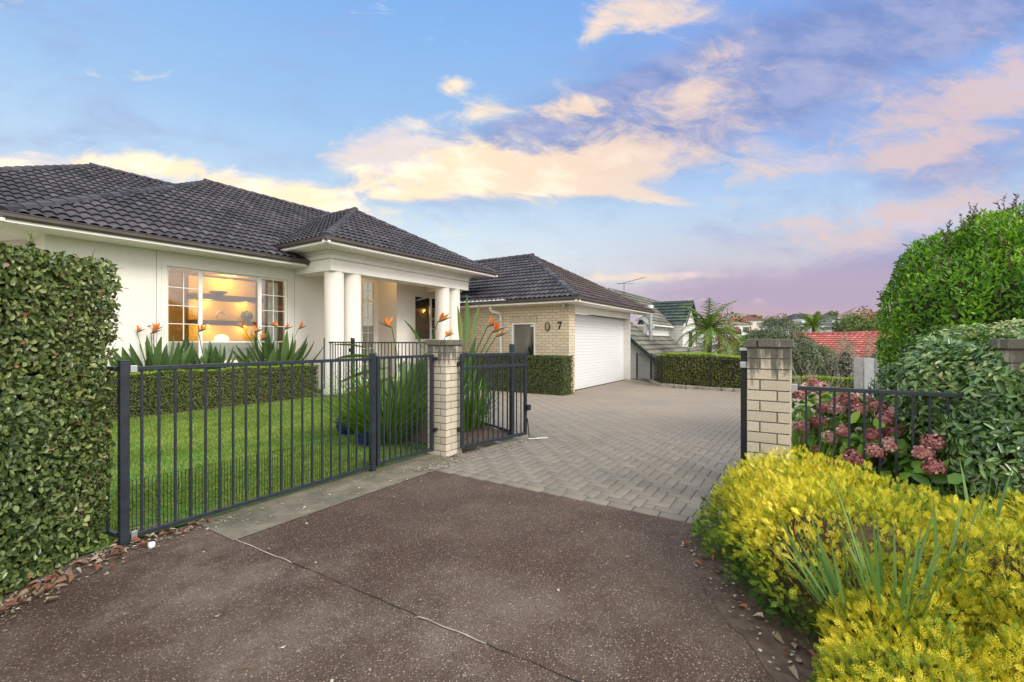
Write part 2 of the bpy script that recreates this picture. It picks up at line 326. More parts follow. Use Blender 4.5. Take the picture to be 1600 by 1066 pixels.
leafmat('gold_leaf', [(0, (0.035, 0.09, 0.012)), (0.28, (0.14, 0.24, 0.018)), (0.50, (0.36, 0.41, 0.022)), (0.80, (0.74, 0.62, 0.028)), (1, (0.92, 0.80, 0.10))], 0.75, 0.12)
leafmat('bright_leaf', [(0, (0.045, 0.12, 0.02)), (0.4, (0.10, 0.26, 0.018)), (0.8, (0.22, 0.45, 0.02)), (1, (0.42, 0.60, 0.05))], 0.4, 0.32)
leafmat('dusky_leaf', [(0, (0.07, 0.055, 0.05)), (0.6, (0.10, 0.12, 0.06)), (1, (0.17, 0.09, 0.08))], 0.5, 0.2)
leafmat('variegated_leaf', [(0, (0.025, 0.06, 0.020)), (0.4, (0.07, 0.155, 0.040)), (0.72, (0.17, 0.30, 0.08)), (0.92, (0.38, 0.48, 0.18)), (1, (0.50, 0.50, 0.22))], 0.22, 0.15, 0.6)
leafmat('olive_leaf', [(0, (0.05, 0.075, 0.035)), (0.5, (0.12, 0.155, 0.08)), (0.85, (0.24, 0.27, 0.16)), (1, (0.42, 0.44, 0.32))], 0.55, 0.2)
leafmat('silver_leaf', [(0, (0.17, 0.19, 0.13)), (0.6, (0.32, 0.35, 0.26)), (1, (0.50, 0.46, 0.40))], 0.6, 0.2)
leafmat('palm_leaf', [(0, (0.07, 0.14, 0.025)), (0.6, (0.17, 0.26, 0.04)), (1, (0.36, 0.40, 0.08))], 0.45, 0.25)
leafmat('tree_leaf', [(0, (0.06, 0.10, 0.03)), (0.6, (0.14, 0.19, 0.05)), (1, (0.26, 0.28, 0.08))], 0.6, 0.2)
leafmat('red_tree_leaf', [(0, (0.16, 0.10, 0.06)), (0.6, (0.28, 0.17, 0.09)), (1, (0.40, 0.27, 0.17))], 0.6, 0.2)
leafmat('strap_leaf', [(0, (0.05, 0.13, 0.012)), (0.6, (0.12, 0.26, 0.02)), (1, (0.28, 0.42, 0.06))], 0.4, 0.3)
leafmat('strelitzia_leaf', [(0, (0.05, 0.10, 0.035)), (0.6, (0.11, 0.19, 0.065)), (0.9, (0.18, 0.27, 0.08)), (1, (0.34, 0.36, 0.07))], 0.38, 0.15, 0.5)
leafmat('iris_leaf', [(0, (0.09, 0.20, 0.05)), (1, (0.22, 0.36, 0.10))], 0.4, 0.25)
leafmat('grass_leaf', [(0, (0.10, 0.18, 0.02)), (0.6, (0.21, 0.315, 0.045)), (0.93, (0.36, 0.43, 0.10)), (1, (0.46, 0.42, 0.18))], 0.5, 0.3)
leafmat('hydrangea_leaf', [(0, (0.06, 0.15, 0.025)), (0.6, (0.14, 0.29, 0.04)), (0.9, (0.26, 0.42, 0.06)), (1, (0.45, 0.46, 0.10))], 0.45, 0.25)
leafmat('hydrangea_petal', [(0, (0.24, 0.06, 0.065)), (0.45, (0.42, 0.16, 0.15)), (0.8, (0.56, 0.33, 0.29)), (1, (0.68, 0.56, 0.44))], 0.7, 0.15)
leafmat('dry_leaf', [(0, (0.16, 0.07, 0.04)), (0.35, (0.30, 0.12, 0.065)), (0.55, (0.24, 0.16, 0.10)), (1, (0.44, 0.38, 0.28))], 0.8, 0.1)
leafmat('chip', [(0, (0.14, 0.10, 0.07)), (0.6, (0.30, 0.245, 0.18)), (1, (0.52, 0.46, 0.36))], 0.9, 0.0)

# ------------------------------------------------------------------ objects and meshes
ORI = {}
def origin(o):
    return ORI.get(o.name, np.zeros(3)) if o is not None else np.zeros(3)
def tag(o, label=None, cat=None, group=None, kind=None):
    if label: o['label'] = label
    if cat: o['category'] = cat
    if group: o['group'] = group
    if kind: o['kind'] = kind
    return o
def thing(name, loc, label, cat, group=None):
    o = bpy.data.objects.new(name, None); COL.objects.link(o); o.location = loc; o.empty_display_size = 0.1
    ORI[o.name] = np.array(loc, float); return tag(o, label, cat, group)
def link(name, me, m, parent, ori):
    o = bpy.data.objects.new(name, me); COL.objects.link(o)
    if m is not None: me.materials.append(M[m])
    o.parent = parent; po = origin(parent)
    o.location = tuple(np.array(ori) - po); ORI[o.name] = np.array(ori, float); return o

def np_mesh(name, V, F, m, parent=None, rnd=None, ori=None, smooth=False):
    """V (n,3) world coordinates, F (k,3|4) faces as one array; rnd one value a face"""
    V = np.asarray(V, float); F = np.asarray(F, int)
    if ori is None: ori = origin(parent) if parent is not None else np.array([(V[:, 0].min()+V[:, 0].max())/2, (V[:, 1].min()+V[:, 1].max())/2, V[:, 2].min()])
    me = bpy.data.meshes.new(name); k, c = F.shape
    me.vertices.add(len(V)); me.vertices.foreach_set('co', (V-np.array(ori)).astype(np.float32).ravel())
    me.loops.add(k*c); me.loops.foreach_set('vertex_index', F.astype(np.int32).ravel())
    me.polygons.add(k); me.polygons.foreach_set('loop_start', np.arange(0, k*c, c, dtype=np.int32)); me.polygons.foreach_set('loop_total', np.full(k, c, dtype=np.int32))
    if smooth: me.polygons.foreach_set('use_smooth', np.ones(k, dtype=bool))
    me.update(calc_edges=True)
    if rnd is not None:
        a = me.attributes.new('rnd', 'FLOAT', 'FACE'); a.data.foreach_set('value', np.asarray(rnd, dtype=np.float32))
    return link(name, me, m, parent, ori)

class MB:
    """collects shapes into one mesh"""
    def __init__(s): s.v = []; s.f = []; s.r = []
    def add(s, vs, fs, r=0.5):
        b = len(s.v); s.v += [tuple(v) for v in vs]; s.f += [tuple(b+i for i in f) for f in fs]; s.r += [r]*len(fs); return s
    def box(s, x0, x1, y0, y1, z0, z1, r=0.5):
        return s.add([(x0, y0, z0), (x1, y0, z0), (x1, y1, z0), (x0, y1, z0), (x0, y0, z1), (x1, y0, z1), (x1, y1, z1), (x0, y1, z1)],
                     [(0, 3, 2, 1), (4, 5, 6, 7), (0, 1, 5, 4), (1, 2, 6, 5), (2, 3, 7, 6), (3, 0, 4, 7)], r)
    def bar(s, p, q, w, h, up=(0, 0, 1), r=0.5):
        p, q = Vector(p), Vector(q); d = (q-p).normalized(); u = Vector(up)
        if abs(d.dot(u)) > 0.98: u = Vector((FW[0], FW[1], 0))
        sd = d.cross(u).normalized(); u = sd.cross(d).normalized()
        vs = [c + sd*a*w/2 + u*b*h/2 for c in (p, q) for a, b in ((-1, -1), (1, -1), (1, 1), (-1, 1))]
        return s.add(vs, [(0, 1, 2, 3), (7, 6, 5, 4), (0, 4, 5, 1), (1, 5, 6, 2), (2, 6, 7, 3), (3, 7, 4, 0)], r)
    def tube(s, pts, rad, n=8, r=0.5):
        pts = [Vector(p) for p in pts]; rad = rad if isinstance(rad, (list, tuple)) else [rad]*len(pts)
        vs = []; fs = []
        for i, p in enumerate(pts):
            d = (pts[min(i+1, len(pts)-1)] - pts[max(i-1, 0)]).normalized()
            u = Vector((0, 0, 1)) if abs(d.z) < 0.95 else Vector((1, 0, 0))
            a = d.cross(u).normalized(); b = a.cross(d)
            for k in range(n): t = 2*math.pi*k/n; vs.append(p + (a*math.cos(t) + b*math.sin(t))*rad[i])
        for i in range(len(pts)-1):
            for k in range(n): fs.append((i*n+k, i*n+(k+1) % n, (i+1)*n+(k+1) % n, (i+1)*n+k))
        fs += [tuple(range(n-1, -1, -1)), tuple(range((len(pts)-1)*n, len(pts)*n))]
        return s.add(vs, fs, r)
    def lathe(s, c, prof, n=20, r=0.5, sx=1.0):
        vs = []; fs = []
        for (rr, z) in prof:
            for k in range(n): t = 2*math.pi*k/n; vs.append((c[0]+rr*math.cos(t)*sx, c[1]+rr*math.sin(t), c[2]+z))
        for i in range(len(prof)-1):
            for k in range(n): fs.append((i*n+k, i*n+(k+1) % n, (i+1)*n+(k+1) % n, (i+1)*n+k))
        return s.add(vs, fs, r)
    def prism(s, poly, off, r=0.5):
        """poly: 3D points of one face, off: thickness vector"""
        n = len(poly); o = Vector(off); a = [Vector(p) for p in poly]
        return s.add(a + [p+o for p in a], [tuple(range(n)), tuple(range(2*n-1, n-1, -1))] + [(i, n+i, n+(i+1) % n, (i+1) % n) for i in range(n)], r)
    def build(s, name, m, parent=None, bevel=0, smooth=False, ori=None, seg=2, attr_on=False, arr=False):
        if ori is None:
            V = np.array(s.v, float)
            ori = origin(parent) if parent is not None else np.array([(V[:, 0].min()+V[:, 0].max())/2, (V[:, 1].min()+V[:, 1].max())/2, V[:, 2].min()])
        me = bpy.data.meshes.new(name); me.from_pydata([tuple(np.array(v)-ori) for v in s.v], [], s.f); me.update()
        bm = bmesh.new(); bm.from_mesh(me); bmesh.ops.recalc_face_normals(bm, faces=bm.faces); bm.to_mesh(me); bm.free()
        a = me.attributes.new('rnd', 'FLOAT', 'FACE'); a.data.foreach_set('value', np.array(s.r, dtype=np.float32))
        if smooth:
            me.polygons.foreach_set('use_smooth', np.ones(len(me.polygons), dtype=bool)); me.set_sharp_from_angle(angle=R(42))
        o = link(name, me, m, parent, ori)
        if bevel: b = o.modifiers.new('bevel', 'BEVEL'); b.width = bevel; b.segments = seg; b.limit_method = 'ANGLE'
        return o

def nrm(a): return a/np.maximum(np.linalg.norm(a, axis=1, keepdims=True), 1e-9)
def rv(n): return nrm(rng.normal(size=(n, 3)))

def leaves(name, P, N, L, W, m, parent=None, fold=0.18, tilt=0.7, up=0.25, out=0.35, curl=0.15, rnd=None, wide=False, ori=None):
    """one leaf at every point P, facing roughly along N; two folded halves each"""
    n = len(P); N = nrm(N)
    D = nrm(nrm(np.cross(N, rv(n))) + N*out + np.array([0, 0, up]))
    F = nrm(N + rv(n)*tilt); Sd = nrm(np.cross(D, F)); F = np.cross(Sd, D)
    l = (L*(0.6+0.7*rng.random(n)))[:, None]; w = (W*(0.65+0.6*rng.random(n)))[:, None]
    base = P; tip = P + D*l - F*l*curl
    if wide:
        mid = P + D*l*0.5
        a1 = P+D*l*0.28 + Sd*w*0.5 + F*w*fold; b1 = P+D*l*0.28 - Sd*w*0.5 + F*w*fold
        a2 = P+D*l*0.68 + Sd*w*0.42 + F*w*fold - F*l*curl*.5; b2 = P+D*l*0.68 - Sd*w*0.42 + F*w*fold - F*l*curl*.5
        V = np.stack([base, a1, a2, tip, b2, b1], 1).reshape(-1, 3)
        i = np.arange(n)[:, None]*6; F4 = np.concatenate([i+[0, 1, 2, 3], i+[0, 3, 4, 5]], 1).reshape(-1, 4)
    else:
        a1 = P+D*l*0.45 + Sd*w*0.5 + F*w*fold; b1 = P+D*l*0.45 - Sd*w*0.5 + F*w*fold
        V = np.stack([base, a1, tip, b1], 1).reshape(-1, 3)
        i = np.arange(n)[:, None]*4; F4 = np.concatenate([i+[0, 1, 2], i+[0, 2, 3]], 1).reshape(-1, 3)
    r = rng.random(n) if rnd is None else np.clip(rnd, 0, 1)
    return np_mesh(name, V, F4, m, parent, np.repeat(r, 2), ori)

def vnoise(P, s, seed=0):
    """cheap smooth noise in -1..1"""
    r = np.random.default_rng(seed); o = np.zeros(len(P))
    for k in range(5):
        d = r.normal(size=3); d /= np.linalg.norm(d); o += np.sin((P@d)*s*(0.7+0.35*k) + r.random()*6.28)
    return o/5*1.6

def box_shell(n, o, ax, ay, sx, sy, z0, z1, depth=0.1, faces=(1, 1, 1, 1, 1), lump=0.03, seed=1):
    """points with outward normals on the four sides and the top of a box; o corner, ax, ay unit directions"""
    ax = np.array([*ax, 0.]); ay = np.array([*ay, 0.]); o = np.array([o[0], o[1], 0.]); h = z1-z0
    areas = np.array([sx*h, sx*h, sy*h, sy*h, sx*sy])*np.array(faces); k = rng.choice(5, n, p=areas/areas.sum())
    a, b = rng.random(n), rng.random(n); P = np.zeros((n, 3)); N = np.zeros((n, 3))
    for i in range(5):
        q = k == i; A, B = a[q][:, None], b[q][:, None]
        if i == 0: P[q] = o + ax*sx*A; P[q, 2] = z0+h*b[q]; N[q] = -ay
        if i == 1: P[q] = o + ax*sx*A + ay*sy; P[q, 2] = z0+h*b[q]; N[q] = ay
        if i == 2: P[q] = o + ay*sy*A; P[q, 2] = z0+h*b[q]; N[q] = -ax
        if i == 3: P[q] = o + ay*sy*A + ax*sx; P[q, 2] = z0+h*b[q]; N[q] = ax
        if i == 4: P[q] = o + ax*sx*A + ay*sy*B; P[q, 2] = z1; N[q] = (0, 0, 1)
    P += N*(vnoise(P, 3.0, seed)*lump)[:, None] - N*(rng.random(n)**1.6*depth)[:, None]
    return P, N

def blob_pts(n, ells, depth=0.18, lump=0.10, s=3.0, seed=3, zmin=None):
    """points on the outside of a union of ellipsoids (cx,cy,cz,rx,ry,rz)"""
    E = np.array(ells, float); ar = E[:, 3]*E[:, 5]+E[:, 4]*E[:, 5]+E[:, 3]*E[:, 4]; k = rng.choice(len(E), int(n*2.2), p=ar/ar.sum())
    d = rv(len(k)); c = E[k, :3]; r = E[k, 3:]
    P0 = c + d*r; lum = 1 + lump*vnoise(P0, s, seed) + lump*0.5*vnoise(P0, s*2.7, seed+1)
    P = c + d*r*(lum*(1-depth*rng.random(len(k))**1.7))[:, None]; N = nrm(d/r)
    ok = np.ones(len(k), bool)
    for j in range(len(E)):
        q = (((P-E[j, :3])/(E[j, 3:]*(1-depth*1.05)))**2).sum(1) < 1; ok &= ~(q & (k != j))
    if zmin is not None: ok &= P[:, 2] > zmin
    P, N = P[ok][:n], N[ok][:n]; return P, N

def core_blobs(ells, k=0.8):
    m = MB()
    for (cx, cy, cz, rx, ry, rz) in ells:
        prof = [(math.cos(t)*1.0, math.sin(t)) for t in [R(a) for a in (-89, -60, -30, 0, 30, 60, 89)]]
        vs = []; fs = []; n = 12
        for (rr, z) in prof:
            for q in range(n): t = 6.2832*q/n; vs.append((cx+rr*math.cos(t)*rx*k, cy+rr*math.sin(t)*ry*k, max(0.0 if cz < 3 and cz > 0 else -9, cz+z*rz*k)))
        for i in range(len(prof)-1):
            for q in range(n): fs.append((i*n+q, i*n+(q+1) % n, (i+1)*n+(q+1) % n, (i+1)*n+q))
        m.add(vs, fs)
    return m

# ------------------------------------------------------------------ ground
def sstep(x, a, b):
    t = np.clip((np.asarray(x, float)-a)/(b-a), 0, 1); return t*t*(3-2*t)
def drive_z(u, v): return -0.20*sstep(u, 4.5, 13.0)
def ground_z(u, v):
    d = FW[0]*u + FW[1]*v; x = RT[0]*u + RT[1]*v
    z = drive_z(u, v) - 0.035
    out = np.maximum(sstep(u, 17.5, 23), sstep(-v, 2.5, 6)*sstep(u, 6, 12))
    z = z - 2.4*out*sstep(d, 10, 30)
    z = z + sstep(d, 48, 90)*3.2 + sstep(d, 85, 180)*6.3 + sstep(d, 180, 400)*1.5
    z = z + 0.5*np.sin(u*0.07)*np.cos(v*0.05)*sstep(d, 60, 120)
    return z
def make_ground():
    xs = np.concatenate([-np.geomspace(800, 2, 26), np.linspace(-1.6, 24, 80), np.geomspace(25, 1400, 60)])
    ys = np.concatenate([-np.geomspace(1400, 4.5, 60), np.linspace(-4, 14, 60), np.geomspace(15, 1400, 40)])
    X, Y = np.meshgrid(xs, ys, indexing='ij'); Z = ground_z(X, Y)
    V = np.stack([X, Y, Z], 2).reshape(-1, 3); nx, ny = X.shape
    i, j = np.meshgrid(np.arange(nx-1), np.arange(ny-1), indexing='ij'); a = (i*ny+j).ravel()
    F = np.stack([a, a+ny, a+ny+1, a+1], 1)
    tag(np_mesh('ground', V, F, 'terrain', ori=(0, 0, 0), smooth=True), 'ground falling away and rising to the far hillside', kind='structure')
make_ground()
def sheet(name, poly, z, m, label, zf=None, kind='structure'):
    """a subdivided flat sheet"""
    me = MB(); me.add([(x, y, z) for x, y in poly], [tuple(range(len(poly)))])
    o = me.build(name, m, ori=np.zeros(3)); tag(o, label, kind=kind); return o
sheet('forecourt', [(-6, -6), (3.72, -6), (3.72, 3.42), (1.63, 3.42), (1.63, 4.02), (-6, 4.02)], 0.0, 'exposed_aggregate', 'reddish brown exposed aggregate forecourt before the gates')
sheet('concrete_strip', [(1.63, 3.42), (4.26, 3.42), (4.26, 4.06), (1.63, 4.06)], 0.004, 'old_concrete', 'mossy concrete strip along the foot of the front fence')
def joint():
    m = MB(); k = MB(); y = -3.0; x = 1.86
    pts = []
    while y < 3.45: pts.append((1.655 + 0.085*(3.45-y)/2.8 + random.uniform(-.006, .006), y)); y += 0.06
    for a, b in zip(pts, pts[1:]):
        w = random.uniform(.001, .0032); m.add([(a[0]-w, a[1], .0035), (a[0]+w, a[1], .0035), (b[0]+w, b[1], .0035), (b[0]-w, b[1], .0035)], [(0, 1, 2, 3)])
        if vnoise(np.array([[a[1]*3.0, 1.0, 0]]), 1.3, 4)[0] > -0.15: k.add([(a[0]-.010, a[1], .006), (a[0]-.003, a[1], .007), (b[0]-.003, b[1], .007), (b[0]-random.uniform(.008, .013), b[1], .006)], [(0, 1, 2, 3)])
    o = m.build('expansion_joint', 'black_metal', ori=np.array([1.7, 0, 0.0])); tag(o, 'dark crack like joint with chipped pale edge across the brown forecourt', kind='structure')
    k.build('chipped_edge', 'stone_kerb', o)
joint()

def pavers():
    c = 0.105; u0, v0 = 3.86, -3.0
    quads = []; rr = []
    def inside(u, v):
        if u < 3.86 or u > 19.3: return False
        lim = 3.62 if u < 5.75 else (3.62 + (u-5.75)*1.75 if u < 7.3 else 9.95)
        if u > 12.72: lim = min(lim, 6.3)
        if v > lim or v < -2.9: return False
        if u > 16.0: return v > 4.2 - 0 + (u-16.6)*0.85 or (u < 16.15 and v > -3)
        return True
    nu, nv = int((19.4-u0)/c), int(13/c)
    for i in range(-1, nu):
        for j in range(nv):
            k = (i-j) % 4
            if k == 0: w, h = 2, 1
            elif k == 3: w, h = 1, 2
            else: continue
            x, y = u0+i*c, v0+j*c
            if inside(max(x+w*c/2, 3.862), y+h*c/2) and x+w*c > 3.90: quads.append((max(x, 3.86), y, x+w*c, y+h*c)); rr.append(random.random())
    y = -2.9
    while y < 3.55: quads.append((3.735, y, 3.858, y+.215)); rr.append(random.random()); y += .218
    Q = np.array(quads); n = len(Q); gp = 0.0036; ch = 0.006
    x0, y0, x1, y1 = Q[:, 0]+gp, Q[:, 1]+gp, Q[:, 2]-gp, Q[:, 3]-gp
    zc = drive_z((x0+x1)/2, y0) + 0.004 + rng.normal(size=n)*0.0010
    tl = rng.normal(size=(n, 2))*0.004
    def V(x, y, dz): return np.stack([x, y, drive_z(x, y) + 0.004 + dz + tl[:, 0]*(x-x0) + tl[:, 1]*(y-y0)], 1)
    P = np.stack([V(x0, y0, -.014), V(x1, y0, -.014), V(x1, y1, -.014), V(x0, y1, -.014),
                  V(x0, y0, -ch*.8), V(x1, y0, -ch*.8), V(x1, y1, -ch*.8), V(x0, y1, -ch*.8),
                  V(x0+ch, y0+ch, 0), V(x1-ch, y0+ch, 0), V(x1-ch, y1-ch, 0), V(x0+ch, y1-ch, 0)], 1).reshape(-1, 3)
    b = np.arange(n)[:, None]*12
    fs = []
    for k in range(4):
        k2 = (k+1) % 4
        fs.append(b+[k, k2, 4+k2, 4+k]); fs.append(b+[4+k, 4+k2, 8+k2, 8+k])
    fs.append(b+[8, 9, 10, 11])
    F = np.stack(fs, 1).reshape(-1, 4)
    tag(np_mesh('driveway', P, F, 'paver', ori=(0, 0, 0), rnd=np.repeat(np.array(rr), 9)), 'driveway of grey brown clay pavers laid in herringbone', kind='structure')
    xs = np.linspace(3.72, 19.4, 60); m = MB()
    for a, b_ in zip(xs, xs[1:]): m.add([(a, -3, float(drive_z(a, 0))-.006), (b_, -3, float(drive_z(b_, 0))-.006), (b_, 10, float(drive_z(b_, 0))-.006), (a, 10, float(drive_z(a, 0))-.006)], [(0, 1, 2, 3)])
    tag(m.build('paver_bedding', 'joint_sand', ori=np.zeros(3)), 'dark sand filling the joints under the pavers', kind='structure')
pavers()

# lawn: soil sheet and blades
sheet('lawn', [(-2.0, 4.03), (4.9, 4.03), (5.2, 5.6), (6.9, 6.8), (6.95, 10.35), (-2.0, 10.35)], 0.006, 'lawn_soil', 'green lawn base behind the front fence')
def grass():
    n = 150000
    u = 0.9 + 6.0*rng.random(n); v = 4.06 + (10.3-4.06)*rng.random(n)**1.25
    bald = (vnoise(np.stack([u, v, u*0], 1), 2.0, 9) < -0.75) & (rng.random(n) < .5)
    edge = (v > 4.35+0.25*np.sin(u*5)) | (rng.random(n) < .35) | (u > 2.2)
    ok = ~bald & edge & ~((u > 3.6) & (v < 5.9) & (rng.random(n) < .75)) & ~((u > 5.1) & (v < 6.8)); u, v = u[ok], v[ok]; n = len(u)
    h = (0.022+0.03*rng.random(n)); a = rng.random(n)*6.283; w = 0.0022+0.0022*rng.random(n)+v*0.0004
    B = np.stack([u, v, np.full(n, 0.004)], 1); side = np.stack([np.cos(a), np.sin(a), a*0], 1)*w[:, None]
    lean = np.stack([rng.normal(size=n)*.6, rng.normal(size=n)*.6, np.ones(n)], 1)*h[:, None]
    V = np.stack([B-side, B+side, B+lean], 1).reshape(-1, 3); F = np.arange(n*3).reshape(-1, 3)
    r = np.clip(rng.random(n)*0.55 + 0.16*vnoise(B, 2.2, 5) + .13*vnoise(B, 9.0, 6) + 0.2, 0, 1); r[rng.random(n) < .035] = 1
    o = np_mesh('grass', V, F, 'grass_leaf', ori=(0, 0, 0), rnd=r); tag(o, 'short green grass growing over the front lawn', 'grass', kind='stuff')
grass()

# ------------------------------------------------------------------ fences, pillars, gates
def copy_of(o, parent, shift):
    c = o.copy(); COL.objects.link(c); c.parent = parent; c.location = Vector(o.location) + Vector(shift); return c
def fence(name, p0, p1, zb, zt, n, posts, label, cat='fence', group=None, m='powder_black', w=0.016, rail=0.038, ztop=0.05, postw=0.055, double=None, stiles=False, inset=0.0):
    """railing from p0 to p1; posts at 0..1 fractions"""
    p0 = Vector((*p0, 0)); p1 = Vector((*p1, 0)); L = (p1-p0).length; d = (p1-p0)/L
    zb0, zb1 = zb if isinstance(zb, tuple) else (zb, zb); zt0, zt1 = zt if isinstance(zt, tuple) else (zt, zt)
    Z = lambda a, b, t: a+(b-a)*t
    t = thing(name, (p0.x, p0.y, 0), label, cat, group)
    MB().bar(p0+Vector((0, 0, zt0)), p1+Vector((0, 0, zt1)), rail*1.0, rail*.8).build('top_rail', m, t, bevel=.003)
    MB().bar(p0+Vector((0, 0, zb0)), p1+Vector((0, 0, zb1)), rail*.8, rail*.8).build('bottom_rail', m, t, bevel=.003)
    if double: MB().bar(p0+Vector((0, 0, zt0-double)), p1+Vector((0, 0, zt1-double)), rail*.8, rail*.8).build('middle_rail', m, t, bevel=.003)
    pk = MB().bar(p0+Vector((0, 0, zb0+.012)), p0+Vector((0, 0, zt0-.012)), w, w, up=(d.x, d.y, 0)).build('picket', m, t, bevel=.002)
    ang = math.atan2(d.y, d.x)
    first = True; basel = pk.location.copy()
    for i in range(n):
        f = (i+1)/(n+1); sh = d*L*f + Vector((0, 0, (zb1-zb0)*f))
        if first: pk.location = basel + sh; first = False; base_o = pk
        else:
            c = base_o.copy(); COL.objects.link(c); c.parent = t; c.location = basel + sh
    for f in posts:
        q = p0 + d*L*f; zz = Z(zb0, zb1, f); top = Z(zt0, zt1, f)+ztop; h = postw/2
        pm = MB()
        dd, ss = Vector((d.x, d.y, 0)), Vector((-d.y, d.x, 0))
        b0 = q + Vector((0, 0, min(zz-.09, 0.0 if zz >= 0 else zz-.09)))
        pm.bar(b0, q+Vector((0, 0, top)), postw, postw, up=(d.x, d.y, 0))
        po = pm.build('post', m, t, bevel=.005)
        MB().bar(q+Vector((0, 0, top)), q+Vector((0, 0, top+.012)), postw+.006, postw+.006, up=(d.x, d.y, 0)).build('post_cap', m, po, bevel=.004)
    if stiles:
        for f in stiles:
            q = p0 + d*L*f
            MB().bar(q+Vector((0, 0, zb0-.02)), q+Vector((0, 0, Z(zt0, zt1, f)+.02)), .04, .04, up=(d.x, d.y, 0)).build('stile', m, t, bevel=.004)
    return t
VF = 3.98
f1 = fence('metal_fence', (1.18, VF), (3.33, VF), 0.055, 1.225, 20, (0.0, 1.0), 'long dark railing panel in front of the lawn between two square posts')
f1b = fence('side_gate', (3.40, VF-.01), (4.20, VF-.06), 0.07, 1.235, 9, (), 'narrow dark gate leaf beside the left brick pillar', 'gate', double=None, stiles=(0.0, 1.0))
for z in (0.32, 1.2): MB().box(4.19, 4.25, 3.86, 3.91, z-.02, z+.02).build('hinge', 'old_black', f1b, bevel=.004)
f1c = fence('metal_fence', (1.16, VF+.05), (0.85, VF+2.3), 0.07, 1.225, 17, (), 'dark side railing running back behind the leafy left hedge')
g1 = fence('driveway_gate', (4.47, 3.66), (5.63, 3.43), 0.085, 1.24, 12, (), 'open dark driveway gate with double top rail, hinged on the left pillar', 'gate', double=.165, stiles=(0.0, 1.0), rail=.045, w=.014)
for z in (0.30, 1.13): MB().box(4.44, 4.49, 3.66, 3.75, z-.025, z+.025).build('hinge', 'old_black', g1, bevel=.004)
MB().box(5.60, 5.68, 3.36, 3.42, .42, .50).build('latch', 'old_black', g1, bevel=.006)
MB().tube([(5.64, 3.40, .30), (5.66, 3.38, .03), (5.74, 3.30, .02)], .008).build('drop_bolt', 'old_black', g1)
f2 = fence('metal_fence', (5.72, 3.72), (6.97, 6.45), 0.06, 1.20, 22, (0.0,), 'dark railing of the planted bed behind the open driveway gate', ztop=.16, postw=.06)
f3 = fence('metal_fence', (6.97, 6.5), (6.97, 9.0), 0.08, 1.385, 22, (1.0,), 'dark railing crossing in front of the porch wall', ztop=.09)
f4 = fence('garden_gate', (6.97, 9.06), (6.97, 10.08), 0.08, 1.39, 9, (1.0,), 'dark garden gate before the left pair of porch columns', 'gate', ztop=.09, stiles=(0.0,))
MB().box(6.90, 6.96, 8.98, 9.06, 1.16, 1.25).build('latch', 'old_black', f4, bevel=.01)
MB().tube([(6.93, 9.02, 1.24), (6.93, 9.02, 1.50)], .016).build('latch_rod', 'old_black', f4)
def wire_mesh():
    m = MB(); u = 1.22
    while u < 4.15:
        m.bar((u, 4.03, .02), (u, 4.03, .43), .0026, .0026); u += .0235
    for z in (.03, .10, .18, .27, .36, .425): m.bar((1.2, 4.033, z), (4.15, 4.033, z), .0022, .0022)
    o = m.build('wire_mesh', 'old_black'); tag(o, 'fine black wire mesh along the foot of the lawn railing', 'mesh')
wire_mesh()
for (u, v, z, lb) in ((1.215, VF-.022, 1.225, 'left'), ):
    pass
def clamps():
    for p, q in (((1.225, VF-.02, 1.205), (1.255, VF-.02, 1.245)),):
        o = MB().box(1.21, 1.25, VF-.028, VF-.018, 1.20, 1.25).build('bracket', 'galvanised', f1, bevel=.003)
    MB().box(1.215, 1.25, VF-.028, VF-.018, .02, .09).build('bracket', 'galvanised', f1, bevel=.003)
clamps()

def pillar(u, v, w, label, mirror=False, top=1.365):
    t = thing('brick_pillar', (u+w/2, v+w/2, -.04), label, 'pillar', 'brick gate pillars')
    T, g = .088, .010; pit = .0868; n = 16; z0 = top - n*pit
    core = MB().box(u+.006, u+w-.006, v+.006, v+w-.006, z0, top+.01); core.build('mortar_core', 'mortar', t)
    b = MB()
    def course(b, x0, y0, w, z, h, k, over=0.0):
        x1, y1 = x0+w, y0+w; jit = lambda: random.uniform(-.0012, .0012)
        if k % 2 == 0:
            L = [(x0, x1-T-g, y0, y0+T), (x1-T, x1, y0, y1-T-g), (x0+T+g, x1, y1-T, y1), (x0, x0+T, y0+T+g, y1)]
        else:
            L = [(x0+T+g, x1, y0, y0+T), (x1-T, x1, y0+T+g, y1), (x0, x1-T-g, y1-T, y1), (x0, x0+T, y0, y1-T-g)]
        for (a, c, d, e) in L: j1, j2 = jit(), jit(); b.box(a+j1, c+j1, d+j2, e+j2, z, z+h, random.random())
    for i in range(n): course(b, u, v, w, z0+i*pit, pit-.0095, i+(1 if mirror else 0))
    b.build('brick_shaft', 'pillar_brick', t, bevel=.0025)
    c = MB(); course(c, u-.018, v-.018, w+.036, top+.004, .066, 1 if mirror else 0)
    c.box(u+.06, u+w-.06, v+.06, v+w-.06, top+.004, top+.068, .5)
    c.build('cap', 'cap_brick', t, bevel=.005)
    return t
pillar(4.24, 3.72, .31, 'cream brick pillar with blackened cap between the side gate and the open gate')
pillar(4.27, .115, .31, 'cream brick pillar with dark cap at the right side of the driveway', True)
pillar(4.27, -1.42, .31, 'cream brick pillar at the right edge half covered by the leafy creeper')
gp = thing('gate_post', (4.35, .46, 0), 'black square gate post fixed to the left face of the right pillar', 'post')
MB().box(4.33, 4.375, .437, .482, 0, 1.335).build('upright', 'old_black', gp, bevel=.004)
MB().box(4.318, 4.385, .428, .49, 1.335, 1.362).build('post_cap', 'galvanised', gp, bevel=.004)
MB().box(4.30, 4.33, .432, .485, 1.19, 1.245).build('bracket', 'galvanised', gp, bevel=.006)
